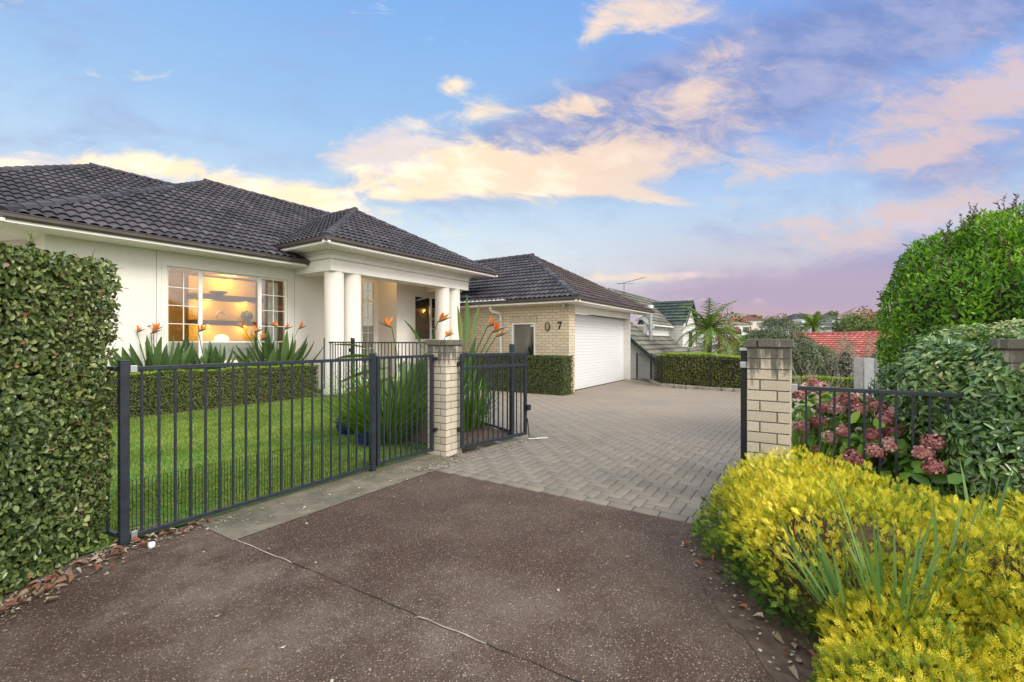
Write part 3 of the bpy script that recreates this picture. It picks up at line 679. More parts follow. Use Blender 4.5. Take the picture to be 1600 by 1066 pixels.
f5 = fence('metal_fence', (4.42, .105), (4.42, -1.12), .10, 1.035, 12, (), 'low dark railing between the right two pillars in front of the hydrangea')
MB().box(4.395, 4.445, .07, .113, 1.005, 1.065).build('bracket', 'galvanised', f5, bevel=.004)

# ------------------------------------------------------------------ tiled roofs
def tiles(name, poly, eave, m, parent, pitch=0.175, course=0.30, amp=0.043, step=0.042, seg=6):
    """poly: 3D corner points in one plane; eave: horizontal direction along the eave; tiles rolled in real relief"""
    P = [Vector(p) for p in poly]; a = Vector(eave).normalized()
    nrmv = (P[1]-P[0]).cross(P[2]-P[1]).normalized()
    if nrmv.z < 0: nrmv = -nrmv
    s = nrmv.cross(a).normalized()
    if s.z < 0: s = -s; a = -a
    o = P[0]; loc = [((p-o).dot(a), (p-o).dot(s)) for p in P]
    a0, a1 = min(l[0] for l in loc), max(l[0] for l in loc); s0, s1 = min(l[1] for l in loc), max(l[1] for l in loc)
    na = int((a1-a0)/pitch*seg)+seg+1; nc = int((s1-s0)/course)+2
    A = a0 + np.arange(na)*pitch/seg
    ph = (np.arange(na) % seg)/seg; ha = amp*np.abs(np.sin(math.pi*ph))**0.75
    rows = []; hs = []
    for i in range(nc):
        rows += [s0+i*course-.002, s0+i*course, s0+i*course+course*0.5, s0+(i+1)*course+.045]; hs += [step-.016, step, step*.55, -.004]
    rows = np.array(rows); hs = np.array(hs)
    AA, SS = np.meshgrid(A, rows, indexing='ij'); H = ha[:, None]+hs[None, :]
    tid = (np.arange(na)//seg)
    nr = len(rows); V = np.stack([AA, SS, H], 2).reshape(-1, 3)
    i, j = np.meshgrid(np.arange(na-1), np.arange(nr-1), indexing='ij'); q = (i*nr+j).ravel()
    F = np.stack([q, q+nr, q+nr+1, q+1], 1)
    rt = rng.random((tid.max()+2, nc+2)); rf = rt[tid[i.ravel()], np.minimum(j.ravel()//4, nc+1)]
    me = bpy.data.meshes.new(name); me.vertices.add(len(V)); me.vertices.foreach_set('co', V.astype(np.float32).ravel())
    k = len(F); me.loops.add(k*4); me.loops.foreach_set('vertex_index', F.astype(np.int32).ravel())
    me.polygons.add(k); me.polygons.foreach_set('loop_start', np.arange(0, k*4, 4, dtype=np.int32)); me.polygons.foreach_set('loop_total', np.full(k, 4, dtype=np.int32))
    me.update(calc_edges=True)
    at = me.attributes.new('rnd', 'FLOAT', 'FACE'); at.data.foreach_set('value', rf.astype(np.float32))
    bm = bmesh.new(); bm.from_mesh(me)
    cx = sum(l[0] for l in loc)/len(loc); cy = sum(l[1] for l in loc)/len(loc)
    for e in range(len(loc)):
        p, r = loc[e], loc[(e+1) % len(loc)]; n = Vector((r[1]-p[1], p[0]-r[0], 0))
        if n.length < 1e-6: continue
        n.normalize()
        if (cx-p[0])*n.x + (cy-p[1])*n.y > 0: n = -n
        bmesh.ops.bisect_plane(bm, geom=bm.verts[:]+bm.edges[:]+bm.faces[:], dist=1e-5, plane_co=(p[0], p[1], 0), plane_no=n, clear_outer=True)
    mtx = Matrix(((a.x, s.x, nrmv.x, o.x), (a.y, s.y, nrmv.y, o.y), (a.z, s.z, nrmv.z, o.z), (0, 0, 0, 1)))
    po = origin(parent)
    bm.transform(Matrix.Translation(Vector(tuple(-po))) @ mtx); bm.to_mesh(me); bm.free()
    return link(name, me, m, parent, po)
def ridge(name, p, q, m, parent, w=.125, L=.34):
    """overlapping half-round cap tiles"""
    p, q = Vector(p), Vector(q); D = (q-p); n = max(1, int(D.length/L)); d = D.normalized(); b = MB()
    sd = d.cross(Vector((0, 0, 1))).normalized(); up = sd.cross(d).normalized()
    for i in range(n):
        a = p + D*(i/n); c = p + D*((i+1.06)/n); vs = []
        for (e, lift, k) in ((a, .018, 1.0), (c, .0, .93)):
            for t in (-1, -.72, -.3, .3, .72, 1): vs.append(e + sd*w*t*k + up*(lift + .05*k*(1-abs(t)**1.7) - (.045 if abs(t) == 1 else 0)))
        b.add(vs, [(j, j+1, j+7, j+6) for j in range(5)] + [(0, 1, 2, 3, 4, 5), (11, 10, 9, 8, 7, 6)], random.random())
    return b.build(name, m, parent)

PT = 0.57
house = thing('house', (8, 12, 0), 'cream rendered bungalow with dark tiled roof and columned porch behind the lawn', 'house')
def house_roof():
    # main block
    e0, e1, v0, v1 = 1.62, 17.0, 10.70, 21.1; zr = 3.45 + PT*5.2
    A, B = (e0+5.2, 15.9, zr), (e1-5.2, 15.9, zr)
    tiles('roof', [(e0, v0, 3.45), (e1, v0, 3.45), B, A], (1, 0, 0), 'roof_charcoal', house)
    tiles('roof', [(e0, v1, 3.45), (e0, v0, 3.45), A], (0, 1, 0), 'roof_charcoal', house)
    ridge('ridge_cap', (e0, v0, 3.50), (A[0], A[1], zr+.04), 'roof_charcoal', house, w=.13)
    ridge('ridge_cap', (A[0]-.1, A[1], zr+.05), (B[0], B[1], zr+.05), 'roof_charcoal', house)
    # higher rear block
    zA = 3.45 + PT*6.27; C0, C1 = (4.95, 19.27, zA), (15.0, 19.27, zA)
    tiles('roof', [(-1.32, 13.0, 3.45), (15.0, 13.0, 3.45), C1, C0], (1, 0, 0), 'roof_charcoal', house)
    MB().prism([(-1.32, 25.5, 3.45), C0, C1, (15, 25.5, 3.45)], (0, 0, -.05)).build('roof', 'roof_charcoal', house)
    MB().prism([(-1.32, 13.0, 3.46), C0, (-1.32, 25.5, 3.46)], (0, 0, -.05)).build('roof', 'roof_charcoal', house)
    ridge('ridge_cap', (-1.32, 13.0, 3.50), (C0[0], C0[1], zA+.04), 'roof_charcoal', house, w=.13)
    ridge('ridge_cap', (C0[0]-.1, C0[1], zA+.05), (C1[0], C1[1], zA+.05), 'roof_charcoal', house)
    MB().prism([(e0, v1, 3.45), A, B, (e1, v1, 3.45)], (0, 0, -.05)).build('roof', 'roof_charcoal', house)
    # porch
    ea, eb, vf, z0 = 6.39, 13.08, 9.20, 3.80; h = (eb-ea)/2; zp = z0 + PT*h; ap = (ea+h, vf+h, zp)
    bk = (ap[0], 14.9, zp)
    tiles('porch_roof', [(ea, vf, z0), (eb, vf, z0), ap], (1, 0, 0), 'roof_charcoal', house)
    tiles('porch_roof', [(ea, 11.7, z0), (ea, vf, z0), ap, bk], (0, 1, 0), 'roof_charcoal', house)
    tiles('porch_roof', [(eb, vf, z0), (eb, 11.7, z0), bk, ap], (0, 1, 0), 'roof_charcoal', house)
    ridge('ridge_cap', (ea, vf, z0+.04), (ap[0], ap[1], zp+.03), 'roof_charcoal', house)
    ridge('ridge_cap', (eb, vf, z0+.04), (ap[0], ap[1], zp+.03), 'roof_charcoal', house)
    ridge('ridge_cap', (ap[0], ap[1]-.1, zp+.05), (bk[0], bk[1], zp+.05), 'roof_charcoal', house)
house_roof()
def gutter(pts, z, parent, m='gutter_brown', h=.105, w=.11, inward=(0, 1)):
    """gutter with rolled lip, white fascia under it"""
    b = MB(); f = MB()
    for p, q in zip(pts, pts[1:]):
        d = Vector((q[0]-p[0], q[1]-p[1], 0)).normalized(); n = Vector((-d.y, d.x, 0))
        P, Q = Vector((*p, 0)), Vector((*q, 0))
        e = .04
        P2, Q2 = P - d*e*0, Q + d*e*0
        prof = [(0, 0), (.085, 0), (.105, .03), (.105, .085), (.118, .092), (.118, h), (.100, h), (.095, .095), (0, .095)]
        vs = [c - n*(x) + Vector((0, 0, z+y-h)) for c in (P2, Q2) for x, y in prof]; k = len(prof)
        b.add(vs, [tuple(range(k)), tuple(range(2*k-1, k-1, -1))] + [(i, (i+1) % k, k+(i+1) % k, k+i) for i in range(k)])
        f.add([c - n*x + Vector((0, 0, zz)) for c in (P2, Q2) for x, zz in ((0.045, z-h-.055), (.045, z-h-.004), (-.02, z-h-.004), (-.02, z-h-.055))], [(0, 1, 2, 3), (7, 6, 5, 4), (0, 4, 5, 1), (1, 5, 6, 2), (2, 6, 7, 3), (3, 7, 4, 0)])
    b.build('gutter', m, parent); f.build('fascia', 'white_paint', parent)
ZS = 3.30
def house_walls():
    gutter([(1.62, 10.72), (6.86, 10.72)], 3.475, house)
    gutter([(1.64, 14.0), (1.64, 10.61)], 3.472, house)
    gutter([(12.6, 10.72), (13.6, 10.72)], 3.475, house)
    MB().box(6.82, 6.90, 10.60, 10.74, 3.36, 3.476).build('gutter_end', 'gutter_brown', house, bevel=.02)
    MB().box(1.60, 6.89, 10.70, 11.36, ZS, ZS+.02).box(1.60, 2.30, 11.36, 14.0, ZS, ZS+.021).build('soffit', 'soffit', house)
    MB().box(12.3, 13.5, 10.7, 11.36, ZS, ZS+.02).build('soffit', 'soffit', house)
    # front wall with the big window opening
    v = 11.30; w = MB()
    w.box(2.24, 4.06, v, v+.2, -.1, ZS); w.box(4.06, 6.71, v, v+.2, -.1, .93); w.box(4.06, 6.71, v, v+.2, 3.0, ZS); w.box(6.71, 8.35, v, v+.2, -.1, 3.6)
    w.box(2.24, 2.44, v+.2, 13.6, -.1, ZS-.002); w.box(-.8, 2.44, 13.6, 13.8, -.1, ZS-.004)
    # recessed entry
    w.box(8.15, 8.35, v+.2, 12.3, -.1, 3.6); w.box(10.45, 10.65, v+.2, 12.3, -.1, 3.6)
    w.box(10.45, 11.28, v, v+.2, -.1, 3.6); w.box(11.28, 12.62, v, v+.2, -.1, 1.45); w.box(11.28, 12.62, v, v+.2, 2.99, 3.6); w.box(12.62, 13.6, v, v+.2, -.1, 3.6)
    w.box(8.35, 10.45, 12.2, 12.3, 3.42, 3.6); w.box(8.35, 8.8, 12.2, 12.3, -.1, 3.42); w.box(10.33, 10.45, 12.2, 12.3, -.1, 3.42)
    w.build('wall', 'stucco', house)
    # grooves and trims
    g = MB(); g.box(3.885, 3.892, v-.002, v+.01, .0, ZS-.01); g.box(6.905, 6.911, v-.002, v+.01, .0, 3.12)
    g.box(3.895, 6.9, v-.002, v+.01, .69, .696)
    g.build('wall_joint', 'mortar', house)
    tr = MB()
    for k, (o, pr) in enumerate(((.085, .016), (.05, .03))):
        tr.box(4.06-o, 6.71+o, v-pr, v, 3.0, 3.0+o); tr.box(4.06-o, 4.06, v-pr, v, .93-o, 3.0); tr.box(6.71, 6.71+o, v-pr, v, .93-o, 3.0); tr.box(4.06, 6.71, v-pr, v, .93-o, .93)
        v -= .0003
    tr.build('window_surround', 'stucco', house, bevel=.004)
    MB().box(-.4, 8.1, 11.22, 11.298, -.1, .22).build('plinth', 'white_paint', house)
    # downpipe at the left corner
    MB().tube([(1.80, 13.1, 3.30), (1.95, 12.85, 3.25), (2.12, 12.3, 3.13), (2.17, 12.15, 3.02), (2.17, 12.13, 2.0), (2.17, 12.13, .1)], .048, 12).build('downpipe', 'white_frame', house, smooth=True)
    MB().tube([(6.62, 11.42, 3.74), (6.62, 11.42, 3.60)], .045, 12).tube([(13.0, 10.63, 3.37), (13.0, 10.70, 3.22)], .04, 12).build('outlet', 'white_frame', house, smooth=True)
house_walls()
def house_porch():
    gutter([(6.42, 11.6), (6.42, 9.11)], 3.822, house); gutter([(6.31, 9.22), (13.16, 9.22)], 3.825, house); gutter([(13.05, 9.11), (13.05, 11.5)], 3.822, house)
    MB().box(6.40, 13.07, 9.20, 11.3, 3.645, 3.665).build('soffit', 'soffit', house)
    e = MB(); V0 = 9.76; U0, U1 = 6.90, 12.28; T = .50
    def ringbox(o, z0, z1):
        e.box(U0-o, U1+o, V0-o, V0+T, z0, z1); e.box(U0-o, U0+T, V0+T, 11.3, z0, z1); e.box(U1-T, U1+o, V0+T, 11.3, z0, z1)
    ringbox(0, 3.15, 3.43); ringbox(-.03, 3.4302, 3.449); ringbox(.022, 3.4492, 3.56)
    ringbox(.05, 3.561, 3.60); ringbox(.09, 3.601, 3.642)
    e.build('entablature', 'white_paint', house, bevel=.005)
    MB().box(7.0, 12.2, 10.2, 12.3, 3.50, 3.55).build('porch_ceiling', 'soffit', house)
    MB().box(6.8, 12.78, 9.75, 12.2, -.1, .10).build('porch_floor', 'old_concrete', house)
    for u in (7.17, 7.70, 11.22, 11.75):
        c = MB().lathe((u, 10.0, .10), [(.0, 0), (.26, 0), (.26, .10), (.245, .12), (.235, .14), (.235, 1.2), (.232, 3.0), (.232, 3.052)], 36)
        c.build('column', 'stucco', house, smooth=True)
house_porch()
def sash(parent, u0, u1, z0, z1, v, cols, rows, fr=.045, mun=.016, glassm='window_glass', rowz=None, name='window'):
    """white framed window as a part, panes and glazing bars under it"""
    f = MB(); d = .05
    f.box(u0, u1, v-.01, v+d, z1-fr, z1); f.box(u0, u1, v-.01, v+d, z0, z0+fr); f.box(u0, u0+fr, v-.008, v+d-.002, z0+fr, z1-fr); f.box(u1-fr, u1, v-.008, v+d-.002, z0+fr, z1-fr)
    w = f.build(name, 'white_frame', parent, bevel=.004)
    g = MB().box(u0+fr-.003, u1-fr+.003, v+.02, v+.026, z0+fr-.003, z1-fr+.003); g.build('pane', glassm, w)
    m = MB(); a, b = u0+fr, u1-fr
    for i in range(1, cols): c = a+(b-a)*i/cols; m.box(c-mun/2, c+mun/2, v+.004, v+.018, z0+fr, z1-fr)
    zs = rowz if rowz else [z0+fr+(z1-z0-2*fr)*i/rows for i in range(1, rows)]
    for z in zs: m.box(a, b, v+.006, v+.0165, z-mun/2, z+mun/2)
    if m.v: m.build('glazing_bar', 'white_frame', w)
    return w
rz = [2.57, 2.18, 1.79, 1.40]
v = 11.33
sash(house, 4.06, 4.72, .93, 3.0, v, 2, 0, rowz=rz); sash(house, 6.02, 6.71, .93, 3.0, v, 2, 0, rowz=rz); sash(house, 4.721, 6.019, .93, 3.0, v+.004, 1, 0, rowz=[1.40], fr=.035, mun=.03)
sash(house, 11.28, 12.10, 1.45, 2.99, v, 1, 1, glassm='dark_glass', fr=.04); sash(house, 12.101, 12.62, 1.45, 2.99, v+.003, 2, 4, glassm='dark_glass', fr=.04)
vd = 12.22
sash(house, 9.78, 10.33, 2.77, 3.42, vd, 2, 2, glassm='dark_glass', fr=.05, mun=.02, name='toplight'); sash(house, 9.78, 10.33, .1, 2.769, vd, 2, 5, glassm='dark_glass', fr=.05, mun=.02, name='sidelight')
sash(house, 8.8, 9.779, 2.77, 3.42, vd, 3, 2, glassm='dark_glass', fr=.05, mun=.02, name='toplight')
dr = MB().box(8.82, 9.76, vd+.0, vd+.05, .12, 2.765).box(8.95, 9.62, vd-.012, vd-.001, .3, 1.2).box(8.95, 9.62, vd-.012, vd-.001, 1.35, 2.6).build('door', 'wood_door', house, bevel=.006)
MB().tube([(9.66, vd-.06, 1.05), (9.66, vd-.06, 1.32)], .016).tube([(9.66, vd-.06, 1.18), (9.66, vd, 1.18)], .012).tube([(9.66, vd-.05, 2.28), (9.66, vd-.05, 2.46)], .02).build('handle', 'black_metal', dr)
def interior():
    r = MB(); b = .02
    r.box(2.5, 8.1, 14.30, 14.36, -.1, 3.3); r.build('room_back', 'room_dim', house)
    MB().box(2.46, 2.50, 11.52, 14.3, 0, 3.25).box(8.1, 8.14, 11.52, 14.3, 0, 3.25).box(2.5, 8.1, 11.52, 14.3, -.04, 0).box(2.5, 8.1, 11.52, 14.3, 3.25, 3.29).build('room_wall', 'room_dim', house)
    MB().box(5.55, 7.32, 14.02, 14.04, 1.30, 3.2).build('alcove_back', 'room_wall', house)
    sh = MB(); sh.box(5.5, 7.40, 13.62, 14.02, 2.55, 2.70); sh.box(5.5, 7.40, 13.62, 14.02, 1.86, 1.99); sh.box(5.3, 7.40, 13.55, 14.02, 1.25, 1.33); sh.box(7.36, 7.46, 13.6, 14.02, 1.33, 3.2)
    sh.build('shelf', 'shelf_board', house, bevel=.004)
    MB().box(7.55, 7.66, 13.55, 13.66, 0, 2.5).box(7.66, 8.1, 13.55, 13.66, 2.38, 2.5).build('inner_door_frame', 'wood_door', house)
    c = MB(); n = 22
    for (a, b2, vv) in ((6.40, 6.66, 11.66),):
        pts = [(a+(b2-a)*i/n, vv+.025*math.sin(i*1.9)) for i in range(n+1)]
        for p, q in zip(pts, pts[1:]): c.add([(p[0], p[1], .95), (q[0], q[1], .95), (q[0]-.10*0, q[1], 2.93), (p[0], p[1], 2.93)], [(0, 1, 2, 3)])
    c.build('curtain', 'curtain_cloth', house, smooth=True)
    MB().box(4.1, 6.66, 11.60, 11.62, .93, 1.385).build('lower_blind', 'curtain_cloth', house)
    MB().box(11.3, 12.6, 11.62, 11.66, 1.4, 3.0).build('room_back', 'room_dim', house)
    lc = MB()
    for i in range(26): a = 11.34+i*.049; lc.add([(a, 11.46+.01*(i % 2), 2.60+.03*math.sin(i*1.6)), (a+.049, 11.46+.01*((i+1) % 2), 2.60+.03*math.sin((i+1)*1.6)), (a+.049, 11.46+.01*((i+1) % 2), 2.96), (a, 11.46+.01*(i % 2), 2.96)], [(0, 1, 2, 3)])
    lc.build('valance', 'curtain_cloth', house)
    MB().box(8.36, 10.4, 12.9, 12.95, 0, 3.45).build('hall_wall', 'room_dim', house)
    for (x, y, z, e) in ((6.4, 13.55, 3.12, 9), (5.9, 13.75, 2.50, 3.2), (6.9, 13.75, 2.50, 3.2), (5.9, 13.75, 1.82, 3.2), (6.9, 13.75, 1.82, 3.2), (4.6, 12.9, 3.0, 16), (4.3, 12.4, 1.2, 5), (12.0, 11.56, 2.5, 1.6)):
        l = bpy.data.lights.new('shelf_and_fill_light', 'POINT'); l.energy = e*2.9; l.color = (1.0, .57, .13); l.shadow_soft_size = .06  # shelf lamps, plus unseen fill lamps added in the room and porch window
        o = bpy.data.objects.new('shelf_and_fill_light', l); COL.objects.link(o); o.location = (x, y, z)
    l = bpy.data.lights.new('porch_light', 'POINT'); l.energy = 5; l.color = (1.0, .62, .28); l.shadow_soft_size = .05
    o = bpy.data.objects.new('porch_light', l); COL.objects.link(o); o.location = (9.7, 11.4, 3.34)
    MB().lathe((9.7, 11.4, 3.46), [(.0, .0), (.06, .0), (.06, .04), (0, .04)], 16).build('ceiling_light', 'lamp_glow', house)
    bo = MB().lathe((6.2, 13.8, 2.70), [(0, .0), (.07, 0), (.2, .07), (.23, .10), (.2, .085), (0, .03)], 20).build('bowl', 'wood_door', smooth=True); tag(bo, 'shallow dark bowl on the top lit shelf behind the big window', 'bowl')
    kn = MB().tube([(6.25+.11*math.cos(t), 13.8+.03*math.sin(2*t), 2.13+.11*math.sin(t)) for t in [i*6.2832/18 for i in range(19)]], .028, 8).build('ring_sculpture', 'white_ceramic', smooth=True); tag(kn, 'pale knotted ring ornament on the middle lit shelf', 'ornament')
    P, N = blob_pts(260, [(6.95, 13.8, 2.14, .12, .1, .12)], .5, .2); lv = leaves('pot_plant', P, N, .09, .035, 'hedge_leaf'); tag(lv, 'small dark trailing plant on the middle lit shelf', 'plant')
    lp = MB().lathe((6.25, 13.75, 1.33), [(0, 0), (.10, 0), (.16, .06), (.18, .14), (.15, .22), (.06, .27), (0, .27)], 24).build('glowing_lamp', 'lamp_glow', smooth=True); tag(lp, 'round yellow glowing lamp on the lowest shelf', 'lamp')
interior()

# ------------------------------------------------------------------ garage
garage = thing('garage', (14, 8, -.2), 'cream brick garage with white door and brown tiled hip roof beyond the driveway', 'garage')
def make_garage():
    ea, eb, vf, z0 = 12.30, 20.0, 5.70, 2.72; h = (eb-ea)/2; zp = z0+PT*h; ap = (ea+h, vf+h, zp); bk = (ea+h, 13.0, zp)
    tiles('roof', [(ea, vf, z0), (eb, vf, z0), ap], (1, 0, 0), 'roof_brown', garage)
    tiles('roof', [(ea, 12.3, z0), (ea, vf, z0), ap, bk], (0, 1, 0), 'roof_charcoal', garage)
    tiles('roof', [(eb, vf, z0), (eb, 12.3, z0), bk, ap], (0, 1, 0), 'roof_brown', garage)
    ridge('ridge_cap', (ea, vf, z0+.04), (ap[0], ap[1], zp+.03), 'roof_charcoal', garage, w=.13); ridge('ridge_cap', (eb, vf, z0+.04), (ap[0], ap[1], zp+.03), 'roof_brown', garage)
    ridge('ridge_cap', (ap[0], ap[1]-.1, zp+.05), (bk[0], bk[1], zp+.05), 'roof_charcoal', garage)
    gutter([(ea+.02, 11.0), (ea+.02, vf-.09)], 2.742, garage); gutter([(ea-.09, vf+.02), (eb+.1, vf+.02)], 2.745, garage)
    MB().box(ea+.02, eb, vf+.02, 6.25, 2.575, 2.59).box(ea+.02, 12.85, 6.251, 11.0, 2.575, 2.59).build('soffit', 'soffit', garage)
    U, V0, zb, zt = 12.80, 6.21, -.30, 2.575
    w = MB(); wv0, wv1, wz0, wz1 = 7.42, 8.32, .30, 2.02
    w.box(U, U+.2, V0, wv0, zb, zt); w.box(U, U+.2, wv1, 11.3, zb, zt); w.box(U, U+.2, wv0, wv1, zb, wz0); w.box(U, U+.2, wv0, wv1, wz1, zt)
    w.box(U+.2, 13.22, V0, V0+.2, zb, zt); w.box(19.1-.2, 19.1, V0+.2, 11.3, zb, zt)
    w.build('wall', 'cream_brick', garage)
    # soldier course over the window
    s = MB(); y = wv0-.05
    while y < wv1+.05: s.box(U-.004, U+.05, y+.005, y+.086, wz1+.012, wz1+.225, random.random()); y += .0915
    s.build('soldier_course', 'plain_brick', garage); MB().box(U-.002, U+.04, wv0-.06, wv1+.06, wz1+.002, wz1+.235).build('mortar_band', 'mortar', garage)
    f = MB(); f.box(U-.012, U+.08, wv0, wv1, wz1-.05, wz1); f.box(U-.01, U+.08, wv1-.06, wv1, wz0, wz1-.05); f.box(U-.01, U+.08, wv0, wv0+.05, wz0, wz1-.05); f.box(U-.012, U+.08, wv0, wv1, wz0-.03, wz0)
    win = f.build('window', 'white_frame', garage, bevel=.004)
    MB().box(U+.05, U+.056, wv0+.05, wv1-.06, wz0, wz1-.05).build('pane', 'dark_glass', win)
    bl = MB(); y = wv0
    while y < wv1: bl.box(U+.12, U+.124, y, y+.085, wz0, wz1); y += .088
    bl.build('blind', 'blind_cloth', win)
    MB().box(U+.044, U+.0495, wv0+.07, wv0+.20, wz1-.13, wz1-.07).build('sticker', 'plastic_white', win)
    # opening: head panel, jambs, door
    d0, d1 = 13.22, 18.72
    MB().box(d0, d1, V0+.03, V0+.10, 2.33, zt-.002).box(d1-.06, d1-.002, V0+.032, V0+.34, zb, 2.33).box(d0+.002, d0+.04, V0+.032, V0+.34, zb, 2.33).build('door_surround', 'white_paint', garage, bevel=.004)
    door = MB(); z = -.22; i = 0
    while z < 2.31:
        door.box(d0+.041, d1-.061, V0+.30, V0+.34, z+.004, min(z+.103, 2.33)); z += .106
    dd = door.build('garage_door', 'garage_white', garage, bevel=.006)
    MB().box(d0+.042, d1-.062, V0+.315, V0+.335, -.22, 2.33).build('door_backing', 'white_paint', dd)
    # downpipe beside the window
    MB().tube([(12.42, 8.94, 2.65), (12.42, 8.94, 2.50), (12.47, 8.92, 2.42), (12.68, 8.76, 2.36), (12.74, 8.74, 2.28), (12.75, 8.74, 1.0), (12.75, 8.74, -.2)], .042, 12).build('downpipe', 'white_frame', garage, smooth=True)
    # number 7 and the oval lamp
    y, z = 6.53, 1.83
    s7 = [(.0, .175), (.0, .205-.06), (.014, .145), (.022, .165), (.085, .165), (.035, .05), (.028, 0), (.062, 0), (.068, .05), (.118, .165), (.12, .20), (.0, .20)]
    MB().prism([(U-.028, y+.07-px*1.2, z+pz*1.2-.04) for px, pz in s7], (.022, 0, 0)).build('house_number', 'black_metal', garage)
    oy = 6.95; oz = 1.88
    rim = MB().tube([(U-.05, oy+.075*math.cos(t), oz+.125*math.sin(t)) for t in [i*6.2832/28 for i in range(29)]], .014, 8)
    la = rim.build('wall_lamp', 'black_metal', garage, smooth=True)
    MB().prism([(U-.045, oy+.065*math.cos(t), oz+.115*math.sin(t)) for t in [i*6.2832/28 for i in range(28)]], (.04, 0, 0)).build('lamp_face', 'brass_lamp', la)
    MB().box(12.66, 12.74, 6.30, 6.38, 2.49, 2.57).tube([(12.70, 6.32, 2.50), (12.62, 6.25, 2.44)], .03).build('sensor_light', 'galvanised', garage, bevel=.005)
    MB().prism([(12.55, 10.72, 3.0), (12.6, 10.0, 2.93), (12.75, 10.0, 3.0), (12.7, 10.72, 3.08)], (0, 0, .02)).build('flashing', 'galvanised', garage)
    MB().tube([(19.95, 5.95, 2.60), (19.9, 6.1, 2.45), (19.2, 6.15, 2.3)], .035, 10).build('downpipe', 'white_frame', garage)
make_garage()
def antenna():
    x, y = 17.9, 9.2
    p = C(0, 0); d = 27.0; u, vv = C((975-800)/711*d, d); z1 = EYE+(533-443)/711*d; z0 = z1-1.0-1.2
    t = thing('tv_antenna', (u, vv, z0), 'spindly rooftop television antenna standing behind the garage roof', 'antenna')
    MB().tube([(u, vv, z0), (u, vv, z1)], .016, 8).build('mast', 'old_black', t)
    b = MB(); a0 = C((953-800)/711*d, d); a1 = C((1003-800)/711*d, d)
    b.tube([(*C((966-800)/711*d, d), z1-.05), (*C((1000-800)/711*d, d-1), z1+.22)], .009, 6)
    for k in range(12):
        f = k/11; c = Vector((*C((966+34*f-800)/711*d, d-f), z1-.05+.27*f)); b.bar(c-Vector((0.22*RT[0]*.4, .22, 0)), c+Vector((.22*RT[0]*.4, .22, 0)), .005, .005)
    b.bar((*C((962-800)/711*d, d), z1), (*C((990-800)/711*d, d), z1-.02), .016, .016)
    b.build('aerial', 'old_black', t)
    MB().tube([(u, vv, z1-.75), (*C((978.5-800)/711*d, d), z1-.55)], .012, 6).build('bracket', 'old_black', t)
antenna()

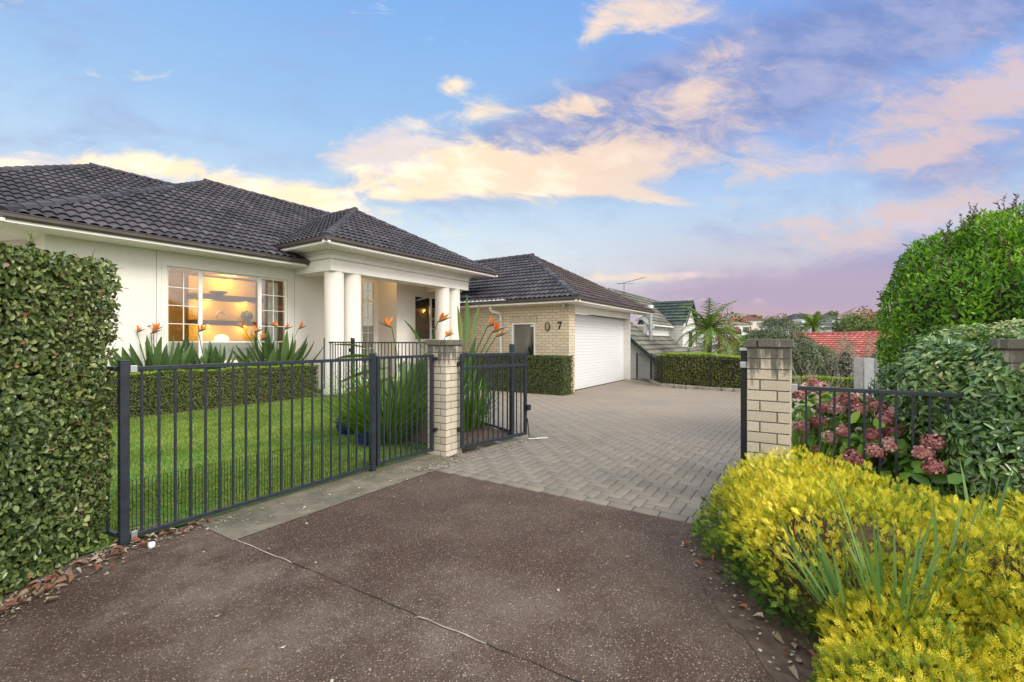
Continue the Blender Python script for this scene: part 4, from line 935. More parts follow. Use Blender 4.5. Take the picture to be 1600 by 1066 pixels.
# ------------------------------------------------------------------ neighbour with the green and olive roofs
nb = thing('house', (26, 6, -2), 'white weatherboard house with olive and dark green roofs beyond the garage', 'house')
def neighbour():
    tk = dict(pitch=.34, course=.34, amp=.03, step=.05, seg=4)
    up = lambda v: -3.6 + .85*v
    lo = lambda v: 1.65 + .85*(v-7.2)
    tiles('roof', [(24.3, 6.95, up(6.95)), (35, 6.95, up(6.95)), (35, 9.3, up(9.3)), (24.3, 9.3, up(9.3))], (1, 0, 0), 'roof_olive', nb, **tk)
    tiles('wing_roof', [(28.85, 6.2, 2.42), (28.85, 9.2, 2.42), (30.9, 9.2, 3.98), (30.9, 6.2, 3.98)], (0, 1, 0), 'roof_green', nb, **tk)
    tiles('wing_roof', [(32.95, 6.2, 2.42), (32.95, 9.2, 2.42), (30.9, 9.2, 3.98), (30.9, 6.2, 3.98)], (0, 1, 0), 'roof_green', nb, **tk)
    ridge('ridge_cap', (30.9, 6.15, 4.0), (30.9, 8.9, 4.0), 'roof_green', nb, w=.09)
    ridge('ridge_cap', (24.3, 9.3, up(9.3)+.03), (34.5, 9.3, up(9.3)+.03), 'roof_olive', nb, w=.09)
    w = MB(); w.box(24.4, 29.0, 7.2, 7.4, -2.5, up(7.2)); w.box(29.0, 29.2, 6.55, 7.199, -2.5, 2.5); w.box(29.0, 32.8, 6.40, 6.549, -2.5, 2.5)
    w.prism([(29.0, 6.40, 2.5), (32.8, 6.40, 2.5), (30.9, 6.40, 3.9)], (0, .149, 0)); w.build('wall', 'pale_board', nb)
    b = MB()
    for k in range(14): z = .7+k*.17; b.box(29.0, 32.8, 6.385, 6.40, z, z+.014); b.box(24.4, 28.98, 7.186, 7.2, z, z+.014); b.box(28.985, 29.0, 6.40, 7.18, z, z+.014)
    b.build('board_line', 'grey_board', nb)
    MB().bar((28.8, 6.17, 2.36), (30.9, 6.17, 3.95), .04, .12).bar((33.0, 6.17, 2.36), (30.9, 6.17, 3.95), .04, .12).build('barge_board', 'roof_green', nb)
    MB().box(24.3, 28.8, 6.88, 6.96, up(6.95)-.08, up(6.95)+.01).build('gutter', 'pale_board', nb)
    wn = MB().box(30.3, 31.5, 6.34, 6.40, .95, 2.1).build('window', 'white_frame', nb); MB().box(30.38, 31.42, 6.33, 6.34, 1.03, 2.02).build('pane', 'dark_glass', wn)
    tiles('lower_roof', [(21.3, 4.6, lo(4.6)), (36, 4.6, lo(4.6)), (36, 7.25, lo(7.25)), (21.3, 7.25, lo(7.25))], (1, 0, 0), 'roof_olive', nb, **tk)
    tiles('lower_roof', [(21.3, 7.25, lo(7.25)), (24.4, 7.25, lo(7.25)), (24.4, 9.5, lo(9.5)), (21.3, 9.5, lo(9.5))], (1, 0, 0), 'roof_olive', nb, **tk)
    MB().bar((21.27, 4.6, lo(4.6)-.05), (21.27, 9.5, lo(9.5)-.05), .06, .16).build('barge_board', 'roof_green', nb)
    MB().bar((24.25, 6.8, up(6.95)-.16), (24.25, 9.3, up(9.3)-.04), .05, .20).build('barge_board', 'pale_board', nb)
    MB().prism([(21.5, 5.2, -2.6), (21.5, 9.4, -2.6), (21.5, 9.4, lo(9.4)-.1), (21.5, 5.2, lo(5.2)-.1)], (.2, 0, 0)).build('gable_wall', 'pale_board', nb)
    MB().box(21.71, 35.8, 5.2, 5.35, -2.6, lo(5.2)-.12).build('wall', 'pale_board', nb)
    d = 24.1; u, vv = C((1016.5-800)/711*d, d)
    fl = MB().tube([(u, vv, 1.35), (u, vv, 1.42+48/711*d)], .095, 14).build('flue', 'galvanised', nb, smooth=True)
    MB().lathe((u, vv, 1.42+48/711*d), [(.13, .0), (.13, .05), (.06, .05), (.06, .12), (.14, .12), (.14, .26), (0, .28)], 14).build('flue_cowl', 'plastic_white', fl)
    MB().tube([(u, vv, 2.75), (u-.2, vv+1.9, 2.1)], .012, 6).tube([(u, vv, 2.8), (u+1.2, vv+1.0, 2.3)], .012, 6).build('flue_brace', 'galvanised', fl)
neighbour()

# red roofed house
def redhouse():
    d0 = 31.0
    t = thing('house', (*C(20, 30), -3), 'red tiled roof of a low house behind the silver shrubs', 'house')
    L = C((1250-800)/711*34, 34); Rr = C((1560-800)/711*25, 25); zL = EYE+(533-520)/711*34; zR = EYE+(533-506.5)/711*25
    zt = 1.95
    a = Vector((*L, zt)); b = Vector((*Rr, zt)); dirv = (b-a).normalized(); n = Vector((-dirv.y, dirv.x, 0));
    if n.dot(Vector((FW[0], FW[1], 0))) > 0: n = -n
    w = 4.6; e1 = a - dirv*3.0 + n*w - Vector((0, 0, 2.05)); e2 = b + dirv*3.0 + n*w - Vector((0, 0, 2.05))
    tk = dict(pitch=.33, course=.34, amp=.05, step=.035, seg=4)
    tiles('roof', [tuple(e1), tuple(e2), tuple(b), tuple(a)], tuple(dirv), 'roof_red', t, **tk)
    f1_, f2_ = a - dirv*3 - n*w - Vector((0, 0, 2.05)), b + dirv*3 - n*w - Vector((0, 0, 2.05))
    MB().prism([tuple(f1_), tuple(f2_), tuple(b), tuple(a)], (0, 0, -.05)).prism([tuple(e1), tuple(f1_), tuple(a)], (0, 0, -.05)).build('roof', 'roof_red', t)
    ridge('ridge_cap', tuple(a+Vector((0, 0, .06))), tuple(b+Vector((0, 0, .06))), 'roof_red', t, w=.14, L=.4)
    ridge('ridge_cap', tuple(e1+Vector((0, 0, .06))), tuple(a+Vector((0, 0, .06))), 'roof_red', t, w=.14, L=.4)
    q1, q2 = e1 - n*.5 + dirv*.5, e2 - n*.5 - dirv*.5
    MB().prism([(q1.x, q1.y, -3), (q2.x, q2.y, -3), (q2.x, q2.y, q2.z+.1), (q1.x, q1.y, q1.z+.1)], tuple(-n*.2)).build('wall', 'stucco', t)
    MB().bar(tuple(e1+n*.05), tuple(e2+n*.05), .12, .12).build('gutter', 'white_frame', t)
    dpx = C((1322-800)/711*29.2, 29.2); MB().tube([(*dpx, -.1), (*dpx, -.35), (dpx[0]-.2, dpx[1]+.2, -.6), (dpx[0]-.2, dpx[1]+.2, -2.5)], .09, 8).build('downpipe', 'white_frame', t)
redhouse()

# ------------------------------------------------------------------ plants
def hedge(name, o, ax, ay, sx, sy, z0, z1, n, L, W, m, label, cat='hedge', depth=.10, lump=.03, lime=None, faces=(1, 1, 1, 1, 1), wide=False, seed=1, core='hedge_core', rnd=None, twigs=0, group=None):
    c = Vector((o[0], o[1], z0))
    t = thing(name, tuple(c), label, cat, group)
    A = Vector((*ax, 0)); B = Vector((*ay, 0)); i = depth*.75
    q = [c+A*i+B*i, c+A*(sx-i)+B*i, c+A*(sx-i)+B*(sy-i), c+A*i+B*(sy-i)]
    MB().prism([(p.x, p.y, z0) for p in q], (0, 0, z1-z0-i)).build('inner_branches', core, t)
    P, N = box_shell(n, o, ax, ay, sx, sy, z0, z1, depth, faces, lump, seed)
    r = np.clip(rng.random(len(P))*.75 + .13*vnoise(P, 2.4, seed+5) + .1, 0, .99); sel = rng.random(len(P)) < .006; r[sel] = 1
    if rnd is not None: r = rnd(P, N, r)
    leaves('leaves', P, N, L, W, m, t, wide=wide, rnd=r)
    if lime:
        P, N = box_shell(lime, o, ax, ay, sx, sy, z0, z1+.015, .03, (0, 0, 0, 0, 1), lump, seed)
        # a soft rounded fringe on the trimmed top edge
        leaves('new_growth', P, N, L, W*.8, 'lime_leaf', t, up=.9, tilt=.9)
    if twigs:
        P, N = box_shell(twigs, o, ax, ay, sx, sy, z0, z1, depth, faces, lump, seed+3); m2 = MB()
        for p, nn in zip(P, N):
            d = nrm((nn + rng.normal(size=3)*.8)[None])[0]; k = random.uniform(.05, .16); m2.tube([p-d*k*.5, p+d*k*.25+rng.normal(size=3)*.008, p+d*k*.5], [.0022, .0018, .001], 4)
        m2.build('twigs', 'twig', t)
    return t
# big leafy hedge on the left
hx, hy = (FW[0], FW[1]), (RT[0], RT[1])      # hedge runs away from the photographer, its face to the right
ho = C(-4.3, .7)
hedge('hedge', ho, hy, hx, 1.47, 2.52, 0.0, 1.95, 84000, .037, .022, 'hedge_leaf', 'tall glossy leaved hedge at the left edge beside the railing post', depth=.22, lump=.06, faces=(.25, .6, 0, 1, .8), wide=True, twigs=3200, core='hedge_gap')
def sprays():
    m = MB(); P = []; N = []
    for k in range(70):
        s = random.random()
        if s < .55: b = Vector((*C(-2.83-random.random()*1.2, random.uniform(1.8, 3.08)), 1.93)); d = Vector((random.gauss(0, .4), random.gauss(0, .4), 1))
        else: b = Vector((*C(-2.86, random.uniform(2.9, 3.1)), random.uniform(.2, 1.95))); d = Vector((RT[0], RT[1], 0))*random.uniform(.4, 1) + Vector((random.gauss(0, .3), random.gauss(0, .3), random.uniform(0, .6)))
        d.normalize(); L = random.uniform(.05, .14 if k % 9 else .2); e = b+d*L; m.tube([b-d*.05, b+d*L*.5, e], [.0025, .002, .0012], 4)
        for q in range(int(L/.016)): P.append(tuple(b+d*L*(q/(L/.016)))); N.append(tuple(d))
    return m, np.array(P), np.array(N)
hd = [o for o in COL.objects if o.name == 'hedge'][0]
_m, _P, _N = sprays(); _m.build('branch_tips', 'twig', hd); leaves('shoot_leaves', _P, _N, .045, .026, 'hedge_leaf', hd, wide=True, out=.8)

hedge('hedge', (1.9, 10.30), (1, 0), (0, 1), 5.05, .52, 0.0, .80, 30000, .035, .020, 'box_leaf', 'low clipped box hedge under the big lit window', depth=.07, lump=.02, lime=5000, faces=(1, .2, .5, .5, 1), seed=4)
hedge('hedge', (12.02, 6.0), (1, 0), (0, 1), .68, 3.8, -.2, .96, 26000, .045, .026, 'garage_hedge_leaf', 'dark clipped hedge against the garage wall under its window', depth=.08, lump=.03, faces=(1, .3, 1, .2, 1), seed=6)
# hedge beyond the back railing, in three runs
def run(p, q, w, z0, z1, n, label, seed):
    p, q = Vector((*p, 0)), Vector((*q, 0)); d = (q-p).normalized(); nn = Vector((-d.y, d.x, 0))
    if nn.x < 0: nn = -nn
    hedge('hedge', (p.x+nn.x*.14, p.y+nn.y*.14), (d.x, d.y), (nn.x, nn.y), (q-p).length, w, z0, z1, n, .060, .032, 'back_hedge_leaf', label, depth=.10, lump=.035, lime=int(n*.28), seed=seed)
BF = [(19.3, 6.15), (18.1, 5.2), (16.6, 4.4), (16.15, 2.7), (16.0, .9), (16.5, -2.6)]
run(BF[1], BF[2], .8, -.45, .86, 7000, 'short leafy hedge behind the black railing nearest the garage corner', 11)
run(BF[2], BF[3], .9, -.5, .94, 9000, 'olive clipped hedge in the middle of the back railing, beside the palm', 12)
run(BF[3], BF[4], .9, -.5, .88, 9000, 'yellow green clipped hedge ending behind the right driveway pillar', 13)
run((16.0, .75), BF[5], .8, -.6, .28, 13000, 'low dark hedge with lime top seen between the right pillars', 14)
gb = 'black railings along the back of the driveway'
for i, (p, q) in enumerate(zip(BF, BF[1:])):
    lab = ['black railing panel starting at the garage corner', 'short black railing panel before the hedge nearest the garage', 'black railing panel in front of the olive hedge', 'black railing panel reaching behind the right pillar', 'black railing seen low between the right two pillars'][i]
    L_ = math.dist(p, q); z1 = .86 if i < 4 else .52
    fence('metal_fence', p, q, -.13 if i < 4 else -.25, (z1 if i < 4 else .60, z1 if i < 4 else .50), int(L_/.11), (0.0,), lab, m='old_black', rail=.03, w=.013, ztop=.06, group=gb)
def edging():
    m = MB()
    for p, q in zip(BF[1:], BF[2:]):
        p, q = Vector(p), Vector(q); L = (q-p).length; k = 0
        while k < L:
            s = random.uniform(.28, .55); c = p + (q-p)*min((k+s/2)/L, 1); d = (q-p).normalized()
            a = Vector((c.x, c.y, -.16)); m.bar(a - Vector((d.x, d.y, 0))*s*.47, a + Vector((d.x, d.y, random.uniform(-.02, .02)))*s*.47, .16, .13, r=random.random()); k += s
    tag(m.build('stone_edging', 'stone_kerb', bevel=.02), 'pale stone edging at the foot of the back railings', 'edging')
edging()

# golden conifer in the foreground
SPR = 1
def sprig_field(name, P, N, size, m, parent, rnd, seed=0):
    """flat forked sprays of thin needles"""
    tm = []
    def seg(x0, y0, x1, y1, w): 
        dx, dy = x1-x0, y1-y0; l = math.hypot(dx, dy); nx, ny = -dy/l*w, dx/l*w; tm.append(((x0-nx, y0-ny), (x0+nx, y0+ny), (x1, y1)))
    seg(0, 0, 0.02, 1.0, .045)
    for k, (y, l, s) in enumerate(((.15, .42, 1), (.22, .40, -1), (.36, .42, 1), (.44, .36, -1), (.56, .32, 1), (.64, .28, -1), (.76, .2, 1), (.82, .17, -1))):
        a = R(42 + 6*(k % 3)); ex, ey = s*l*math.sin(a), y+l*math.cos(a); seg(0, y, ex, ey, .042)
        if l > .3: seg(ex*.45, y+(ey-y)*.45, ex*.45+s*.16, y+(ey-y)*.45+.02, .032); seg(ex*.6, y+(ey-y)*.6, ex*.6+s*.02, y+(ey-y)*.6+.17, .032)
    T = np.array(tm)                                   # k,3,2
    n = len(P); N = nrm(N); D = nrm(N*.9 + rv(n)*.75 + np.array([0, 0, .35])); Fn = nrm(N + rv(n)*.8); Sd = nrm(np.cross(D, Fn)); Fn = np.cross(Sd, D)
    sc = size*(.6+.75*rng.random(n))
    X = T[None, :, :, 0]; Y = T[None, :, :, 1]; bend = (Y**2)*.22*rng.normal(size=(n, 1, 1))
    V = P[:, None, None, :] + sc[:, None, None, None]*(Sd[:, None, None, :]*X[..., None] + D[:, None, None, :]*Y[..., None] + Fn[:, None, None, :]*bend[..., None])
    V = V.reshape(-1, 3); F = np.arange(len(V)).reshape(-1, 3)
    r = np.clip(np.repeat(rnd, len(tm)) + rng.normal(size=n*len(tm))*.05, 0, 1)
    return np_mesh(name, V, F, m, parent, r)
def conifer(label, ells, n, seed, green):
    E = [(*C(x, d), z, a, b, c) for (x, d, z, a, b, c) in ells]
    t = thing('golden_conifer', (E[0][0], E[0][1], 0), label, 'shrub', 'golden conifers in the right foreground')
    core_blobs(E, .80).build('inner_branches', 'gold_core', t)
    P, N = blob_pts(n, E, .34, .19, 8.5, seed, .03)
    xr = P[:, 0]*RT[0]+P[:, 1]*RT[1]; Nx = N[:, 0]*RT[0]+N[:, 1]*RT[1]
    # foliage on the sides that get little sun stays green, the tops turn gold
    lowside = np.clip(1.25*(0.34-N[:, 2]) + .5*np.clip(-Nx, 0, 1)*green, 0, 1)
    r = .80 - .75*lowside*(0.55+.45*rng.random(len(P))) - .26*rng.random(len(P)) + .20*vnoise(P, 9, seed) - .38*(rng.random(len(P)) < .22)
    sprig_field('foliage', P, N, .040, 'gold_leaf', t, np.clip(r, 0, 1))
    return t
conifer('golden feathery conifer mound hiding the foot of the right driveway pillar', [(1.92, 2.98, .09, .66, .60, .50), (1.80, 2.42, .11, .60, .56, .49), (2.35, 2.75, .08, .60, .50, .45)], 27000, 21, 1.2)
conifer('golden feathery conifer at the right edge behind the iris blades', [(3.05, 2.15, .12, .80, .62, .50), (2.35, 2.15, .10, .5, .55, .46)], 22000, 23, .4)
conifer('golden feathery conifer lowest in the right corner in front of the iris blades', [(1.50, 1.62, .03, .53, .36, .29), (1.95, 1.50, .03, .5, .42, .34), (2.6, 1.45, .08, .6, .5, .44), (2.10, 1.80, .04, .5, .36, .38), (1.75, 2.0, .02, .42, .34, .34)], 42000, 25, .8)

def blades(name, base, n, L, W, m, parent, spread=.5, r0=.1, droop=.5, seg=6, up=1.0, rr=None, ori=None, lean=(0, 0)):
    """arching strap leaves from a common base"""
    V = []; F = []; rn = []
    for k in range(n):
        a = random.uniform(0, 6.283); rad = r0*math.sqrt(random.random()); b = np.array([base[0]+rad*math.cos(a), base[1]+rad*math.sin(a), base[2]])
        ln = L*random.uniform(.55, 1.08); w = W*random.uniform(.7, 1.2); tl = spread*random.uniform(.1, 1.0)
        d = np.array([math.cos(a)*tl+lean[0], math.sin(a)*tl+lean[1], up]); d /= np.linalg.norm(d); side = np.array([-math.sin(a+random.gauss(0, .5)), math.cos(a), 0]); side /= np.linalg.norm(side)
        p = b.copy(); s0 = len(V); dr = droop*random.uniform(.3, 1.3)
        for i in range(seg+1):
            f = i/seg; ww = w*(.55+.9*f if f < .4 else .91*(1-((f-.4)/.6)**1.6)+.03)
            nrm_ = np.cross(side, d)
            V += [p-side*ww/2, p-nrm_*ww*.12, p+side*ww/2]; d = d + np.array([math.cos(a)*dr*.05, math.sin(a)*dr*.05, -dr*(.16+.2*f)])*(2.2/seg); d /= np.linalg.norm(d); p = p + d*ln/seg
            if p[2] < .02: p[2] = .02
        for i in range(seg):
            q = s0+i*3; F += [(q, q+1, q+4, q+3), (q+1, q+2, q+5, q+4)]
        r = random.random(); rn += [r]*(seg*2)
    return np_mesh(name, np.array(V), np.array(F), m, parent, np.array(rn), smooth=True)
def iris(label, x, d, z, n, L, lean=(0, 0)):
    u, v_ = C(x, d); t = thing('iris', (u, v_, z), label, 'plant', 'iris clumps among the golden conifers')
    blades('blades', (u, v_, z), n, L, .017, 'iris_leaf', t, .5, .08, .4, lean=lean)
iris('tall iris clump whose blades rise above the golden conifers', 1.62, 1.92, .20, 26, .60)
iris('iris clump with blades leaning left in the golden conifers', 1.42, 1.98, .25, 18, .42, lean=(-.15, .35))
iris('sparse iris blades at the far edge of the golden conifer near the hydrangea', 2.55, 2.5, .25, 8, .55)
iris('few iris blades deep in the right hand golden conifer', 1.95, 2.05, .3, 9, .42, lean=(.1, -.2))

# right garden: soil, hydrangea, creeper, bright shrub
def mound(name, pts, z, m, label):
    q = []
    for a, b in zip(pts, pts[1:]+pts[:1]):
        L = math.dist(a, b); k = max(1, int(L/.06)); nx, ny = -(b[1]-a[1])/L, (b[0]-a[0])/L
        for i in range(k):
            x, y = a[0]+(b[0]-a[0])*i/k, a[1]+(b[1]-a[1])*i/k; j = .05*float(vnoise(np.array([[x, y, 0.]]), 9.0, 77)[0]) + random.uniform(-.012, .012); q.append((x+nx*j, y+ny*j))
    pts = q
    o = MB().prism([(x, y, z-.05) for x, y in pts], (0, 0, .05)).build(name, m, ori=np.zeros(3)); tag(o, label, kind='structure')
mound('garden_bed', [C(1.45, 3.4), C(1.1, 2.5), C(1.12, 1.7), C(1.4, .6), C(5, .6), C(7, 3), C(6.5, 6.0), C(4.2, 5.6), C(2.35, 4.05)], .006, 'bed_soil', 'dark soil bed on the right under the shrubs')
mound('garden_bed', [(4.55, 3.75), (5.75, 3.75), (6.95, 6.45), (6.95, 7.2), (5.0, 5.8), (4.55, 4.8)], .035, 'bed_soil', 'soil bed behind the left pillar and open gate')
mound('garden_bed', [(1.9, 10.2), (6.95, 10.2), (6.95, 11.2), (1.9, 11.2)], .03, 'bed_soil', 'soil bed along the house wall under the window')
def hydrangea():
    E = [(*C(3.10, 4.0), .42, .60, .50, .52), (*C(2.95, 4.35), .68, .46, .4, .34), (*C(3.10, 3.45), .32, .42, .3, .40), (*C(2.88, 3.75), .45, .30, .3, .38)]
    t = thing('hydrangea', (E[0][0], E[0][1], 0), 'hydrangea bush with faded dusky red flower heads behind the low railing', 'shrub')
    m = MB()
    for k in range(26): a = random.uniform(0, 6.28); m.tube([(E[0][0]+random.gauss(0, .08), E[0][1]+random.gauss(0, .08), 0), (E[0][0]+.25*math.cos(a), E[0][1]+.25*math.sin(a), .4), (E[0][0]+.5*math.cos(a), E[0][1]+.45*math.sin(a), .75)], [.009, .006, .004], 5)
    m.build('stems', 'twig', t)
    P, N = blob_pts(760, E, .5, .1, 4, 31, .05); leaves('leaves', P, N, .115, .075, 'hydrangea_leaf', t, wide=True, up=.1, tilt=.6)
    P, N = blob_pts(400, E, .12, .08, 4, 33, .1)
    toc = N[:, 0]*-FW[0] + N[:, 1]*-FW[1] + N[:, 2]*.5; P = P[toc > .05]; chosen = []
    for p in P:
        if all(np.linalg.norm(p-c) > .105 for c in chosen): chosen.append(p)
        if len(chosen) >= 62: break
    for c in chosen:
        rr = random.uniform(.052, .078); n = 240; d = rv(n); d[:, 2] = np.abs(d[:, 2])*1.0 - .35; d = nrm(d); Q = c + d*rr*(.82+.22*rng.random(n))[:, None]
        tone = np.clip(random.choice([.1, .2, .3, .4, .5, .75])+rng.normal(size=n)*.22, 0, 1)
        leaves('flower_head', Q, d, .026, .024, 'hydrangea_petal', t, tilt=.5, out=.0, up=0, fold=.1, rnd=tone)
hydrangea()
def shrub(name, label, cat, E, n, L, W, m, seed, depth=.25, lump=.12, s=3.0, wide=False, core='hedge_core', ck=.75, zmin=.02, stem=True, group=None, rnd=None, **kw):
    t = thing(name, (E[0][0], E[0][1], min(e[2]-e[5] for e in E) if E[0][2] < 0 else 0), label, cat, group)
    if core: core_blobs(E, ck).build('inner_branches', core, t)
    P, N = blob_pts(n, E, depth, lump, s, seed, zmin)
    r = np.clip(rng.random(len(P))*.7 + .2*vnoise(P, s*1.3, seed+9) + .15, 0, 1)
    if rnd is not None: r = rnd(P, N, r)
    leaves('leaves', P, N, L, W, m, t, wide=wide, rnd=r, **kw)
    if stem:
        c = E[0]; b = MB()
        for k in range(5): b.tube([(c[0]+random.gauss(0, .06), c[1]+random.gauss(0, .06), t.location.z), (c[0]+random.gauss(0, c[3]*.3), c[1]+random.gauss(0, c[4]*.3), c[2])], [c[3]*.06, c[3]*.03], 7)
        b.build('stems', 'bark', t)
    return t
cr_rnd = lambda P, N, r: np.clip(r + .25*(N[:, 2] > .5)*rng.random(len(P)), 0, 1)  # upward-facing leaves get a paler tone, highlights put into the leaf colour
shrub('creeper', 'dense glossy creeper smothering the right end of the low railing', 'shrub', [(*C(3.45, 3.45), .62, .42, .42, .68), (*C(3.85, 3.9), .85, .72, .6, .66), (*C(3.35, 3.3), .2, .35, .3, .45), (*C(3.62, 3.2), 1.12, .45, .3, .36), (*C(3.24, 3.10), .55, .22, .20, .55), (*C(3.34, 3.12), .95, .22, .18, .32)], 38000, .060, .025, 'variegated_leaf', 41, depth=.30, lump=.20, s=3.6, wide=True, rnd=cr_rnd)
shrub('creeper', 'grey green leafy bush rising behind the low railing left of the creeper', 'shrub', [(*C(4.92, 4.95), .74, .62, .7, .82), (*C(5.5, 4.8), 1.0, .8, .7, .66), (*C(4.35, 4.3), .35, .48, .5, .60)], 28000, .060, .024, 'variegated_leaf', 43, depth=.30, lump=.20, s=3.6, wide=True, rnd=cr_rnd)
def bright():
    E = [(*C(6.45, 5.9), 1.45, 1.35, 1.15, 1.58), (*C(5.85, 5.8), 1.40, 1.02, .9, 1.38), (*C(7.4, 6.1), 1.65, 1.5, 1.2, 1.60), (*C(5.5, 5.6), .85, .72, .7, .95)]
    t = shrub('shrub', 'big rounded bright green shrub at the right edge against the sky', 'shrub', E, 78000, .068, .025, 'bright_leaf', 45, depth=.26, lump=.13, s=4.2, wide=True, up=.7, out=.7, ck=.82)
    m = MB(); P = []; N = []
    for k in range(240):
        e = E[k % 4]; a = random.uniform(0, 6.28); th = random.uniform(.0, 1.25); x = math.sin(th)*math.cos(a); y = math.sin(th)*math.sin(a)
        b = Vector((e[0]+x*e[3], e[1]+y*e[4], e[2]+math.cos(th)*e[5]))
        d = Vector((x*.7+random.gauss(0, .15), y*.7+random.gauss(0, .15), 1)).normalized(); L = random.uniform(.1, .34); m.tube([b-d*.1, b+d*L], [.004, .0015], 4)
        for q in range(int(L/.022)): P.append(tuple(b+d*(q*.022))); N.append(tuple(d))
    m.build('branch_tips', 'twig', t); leaves('shoot_leaves', np.array(P), np.array(N), .055, .022, 'dusky_leaf', t, out=.9, up=.5)
bright()
def bare():
    u, v_ = C(3.55, 5.2); t = thing('bare_shrub', (u, v_, 0), 'pale leafless twiggy shrub standing behind the low railing', 'shrub'); m = MB()
    def grow(p, d, L, r, k):
        q = p + d*L; m.tube([p, p+d*L*.5+Vector((random.gauss(0, L*.04), random.gauss(0, L*.04), 0)), q], [r, r*.85, r*.7], 5)
        if k:
            for _ in range(random.choice((2, 2, 3))): dd = (d + Vector((random.gauss(0, .38), random.gauss(0, .38), random.uniform(-.05, .3)))).normalized(); grow(q, dd, L*random.uniform(.55, .8), r*.62, k-1)
    for _ in range(5): grow(Vector((u+random.gauss(0, .03), v_+random.gauss(0, .03), 0)), Vector((random.gauss(0, .18), random.gauss(0, .18), 1)).normalized(), .42, .010, 4)
    m.build('branches', 'pale_twig', t)
bare()
def strap(label, u, v_, n, L, sp=.6, r0=.16, W=.024, group=None, lean=(0, 0), droop=.75):
    t = thing('strap_leaf_clump', (u, v_, .02), label, 'plant', group); blades('blades', (u, v_, .02), n, L, W, 'strap_leaf', t, sp, r0, droop, seg=7, lean=lean); return t
strap('small grassy clump at the right foot of the right driveway pillar', *C(2.50, 3.85), 150, .78, .5, .10, .013)
strap('small strappy clump behind the low railing beside the pale twiggy shrub', *C(3.2, 5.0), 60, .6, .4, .12, .014)
strap('broad arching green strappy clump behind the narrow side gate', 4.45, 5.0, 950, 1.25, 1.0, .34, .017, droop=1.25)
strap('dark strappy clump seen through the open driveway gate', 5.62, 4.5, 300, .95, .5, .30, .017)
strap('low grassy clump at the foot of the bed railing behind the open gate', 5.6, 4.6, 80, .55, .6, .2, .013)
# strelitzias
def paddle(V, F, rn, base, d, ln, w, side, fold, r, bend=.15):
    n = 8; s0 = len(V); d = d/np.linalg.norm(d); side = side/np.linalg.norm(side); nn = np.cross(side, d); p = base.copy()
    for i in range(n+1):
        f = i/n; ww = w*math.sin(math.pi*min(max(f, .02), .985)**.85)**.8; q = p + nn*fold*ww
        V += [q-side*ww/2, p.copy(), q+side*ww/2]; p = p + d*ln/n; d = d + nn*(-bend/n); d /= np.linalg.norm(d)
    for i in range(n): q = s0+i*3; F += [(q, q+1, q+4, q+3), (q+1, q+2, q+5, q+4)]; rn += [r, r]
def bird(t, p, ax, k=1.0, mono=None):
    """one bird of paradise flower: beak, orange sepals, blue dart"""
    p = np.array(p, float); ax = np.array([ax[0], ax[1], .35]); ax /= np.linalg.norm(ax)
    b = MB().tube([tuple(p), tuple(p+ax*.05*k), tuple(p+ax*.13*k), tuple(p+ax*.21*k)], [.010*k, .019*k, .012*k, .001], 8)
    h = b.build('flower_head', 'spathe', t, smooth=True)
    V = []; F = []; rn = []
    for j in range(random.choice((4, 5, 6))):
        d = np.array([random.gauss(0, .28), random.gauss(0, .28), 1]) + ax*random.uniform(-.25, .75)
        paddle(V, F, rn, p+ax*(.02+.012*j)*k, d, random.uniform(.11, .155)*k, .038*k, np.cross(d, rv(1)[0]), .25, random.random(), .1)
    np_mesh('sepals', np.array(V), np.array(F), 'petal_orange', h, np.array(rn))
    MB().tube([tuple(p+ax*.04*k), tuple(p+ax*.12*k+np.array([0, 0, .06*k]))], [.006*k, .003*k], 6).build('dart', 'petal_blue', h)
def strelitzia(label, u, v_, nl, H, fl, spread=.45, ls=1.0, r0=.16, group='bird of paradise plants', custom=()):
    t = thing('strelitzia', (u, v_, .02), label, 'plant', group)
    V = []; F = []; rn = []; m = MB()
    for k in range(nl):
        a = random.uniform(0, 6.283); b = np.array([u+random.gauss(0, r0*.6), v_+random.gauss(0, r0*.6), .02]); tl = spread*random.uniform(.15, 1.1)
        h = H*random.uniform(.30, .60); d = np.array([math.cos(a)*tl, math.sin(a)*tl, 1.0]); d /= np.linalg.norm(d); e = b+d*h
        m.tube([tuple(b), tuple(b+d*h*.5+np.array([0, 0, .01])), tuple(e)], [.011*ls, .009*ls, .007*ls], 6)
        sd = np.array([-math.sin(a+random.gauss(0, .8)), math.cos(a), random.gauss(0, .3)])
        paddle(V, F, rn, e, d + np.array([math.cos(a), math.sin(a), 0])*.18, H*.46*random.uniform(.8, 1.15)*ls, .150*ls*random.uniform(.75, 1.15), sd, .28, random.random()*.9, .2)
    for (p0, dd, ln, w) in custom:
        paddle(V, F, rn, np.array(p0, float), np.array(dd, float), ln, w, np.cross(np.array(dd, float), [0.2, .1, 1]), .25, random.uniform(.7, 1), .25)
    m.build('stalks', 'strap_leaf', t); np_mesh('leaves', np.array(V), np.array(F), 'strelitzia_leaf', t, np.array(rn), smooth=True)
    st = MB()
    for (p, ax, k) in fl:
        st.tube([(u+random.gauss(0, .05), v_+random.gauss(0, .05), .1), ((p[0]+u)/2, (p[1]+v_)/2, p[2]*.6), tuple(p)], [.010*k, .009*k, .007*k], 6)
        bird(t, p, ax, k)
    if st.v: st.build('flower_stems', 'strap_leaf', t)
def PT3(px, py, d): return (*C((px-800)/711*d, d), EYE+(533-py)/711*d)
RA = RT; LA = (-RT[0], -RT[1])
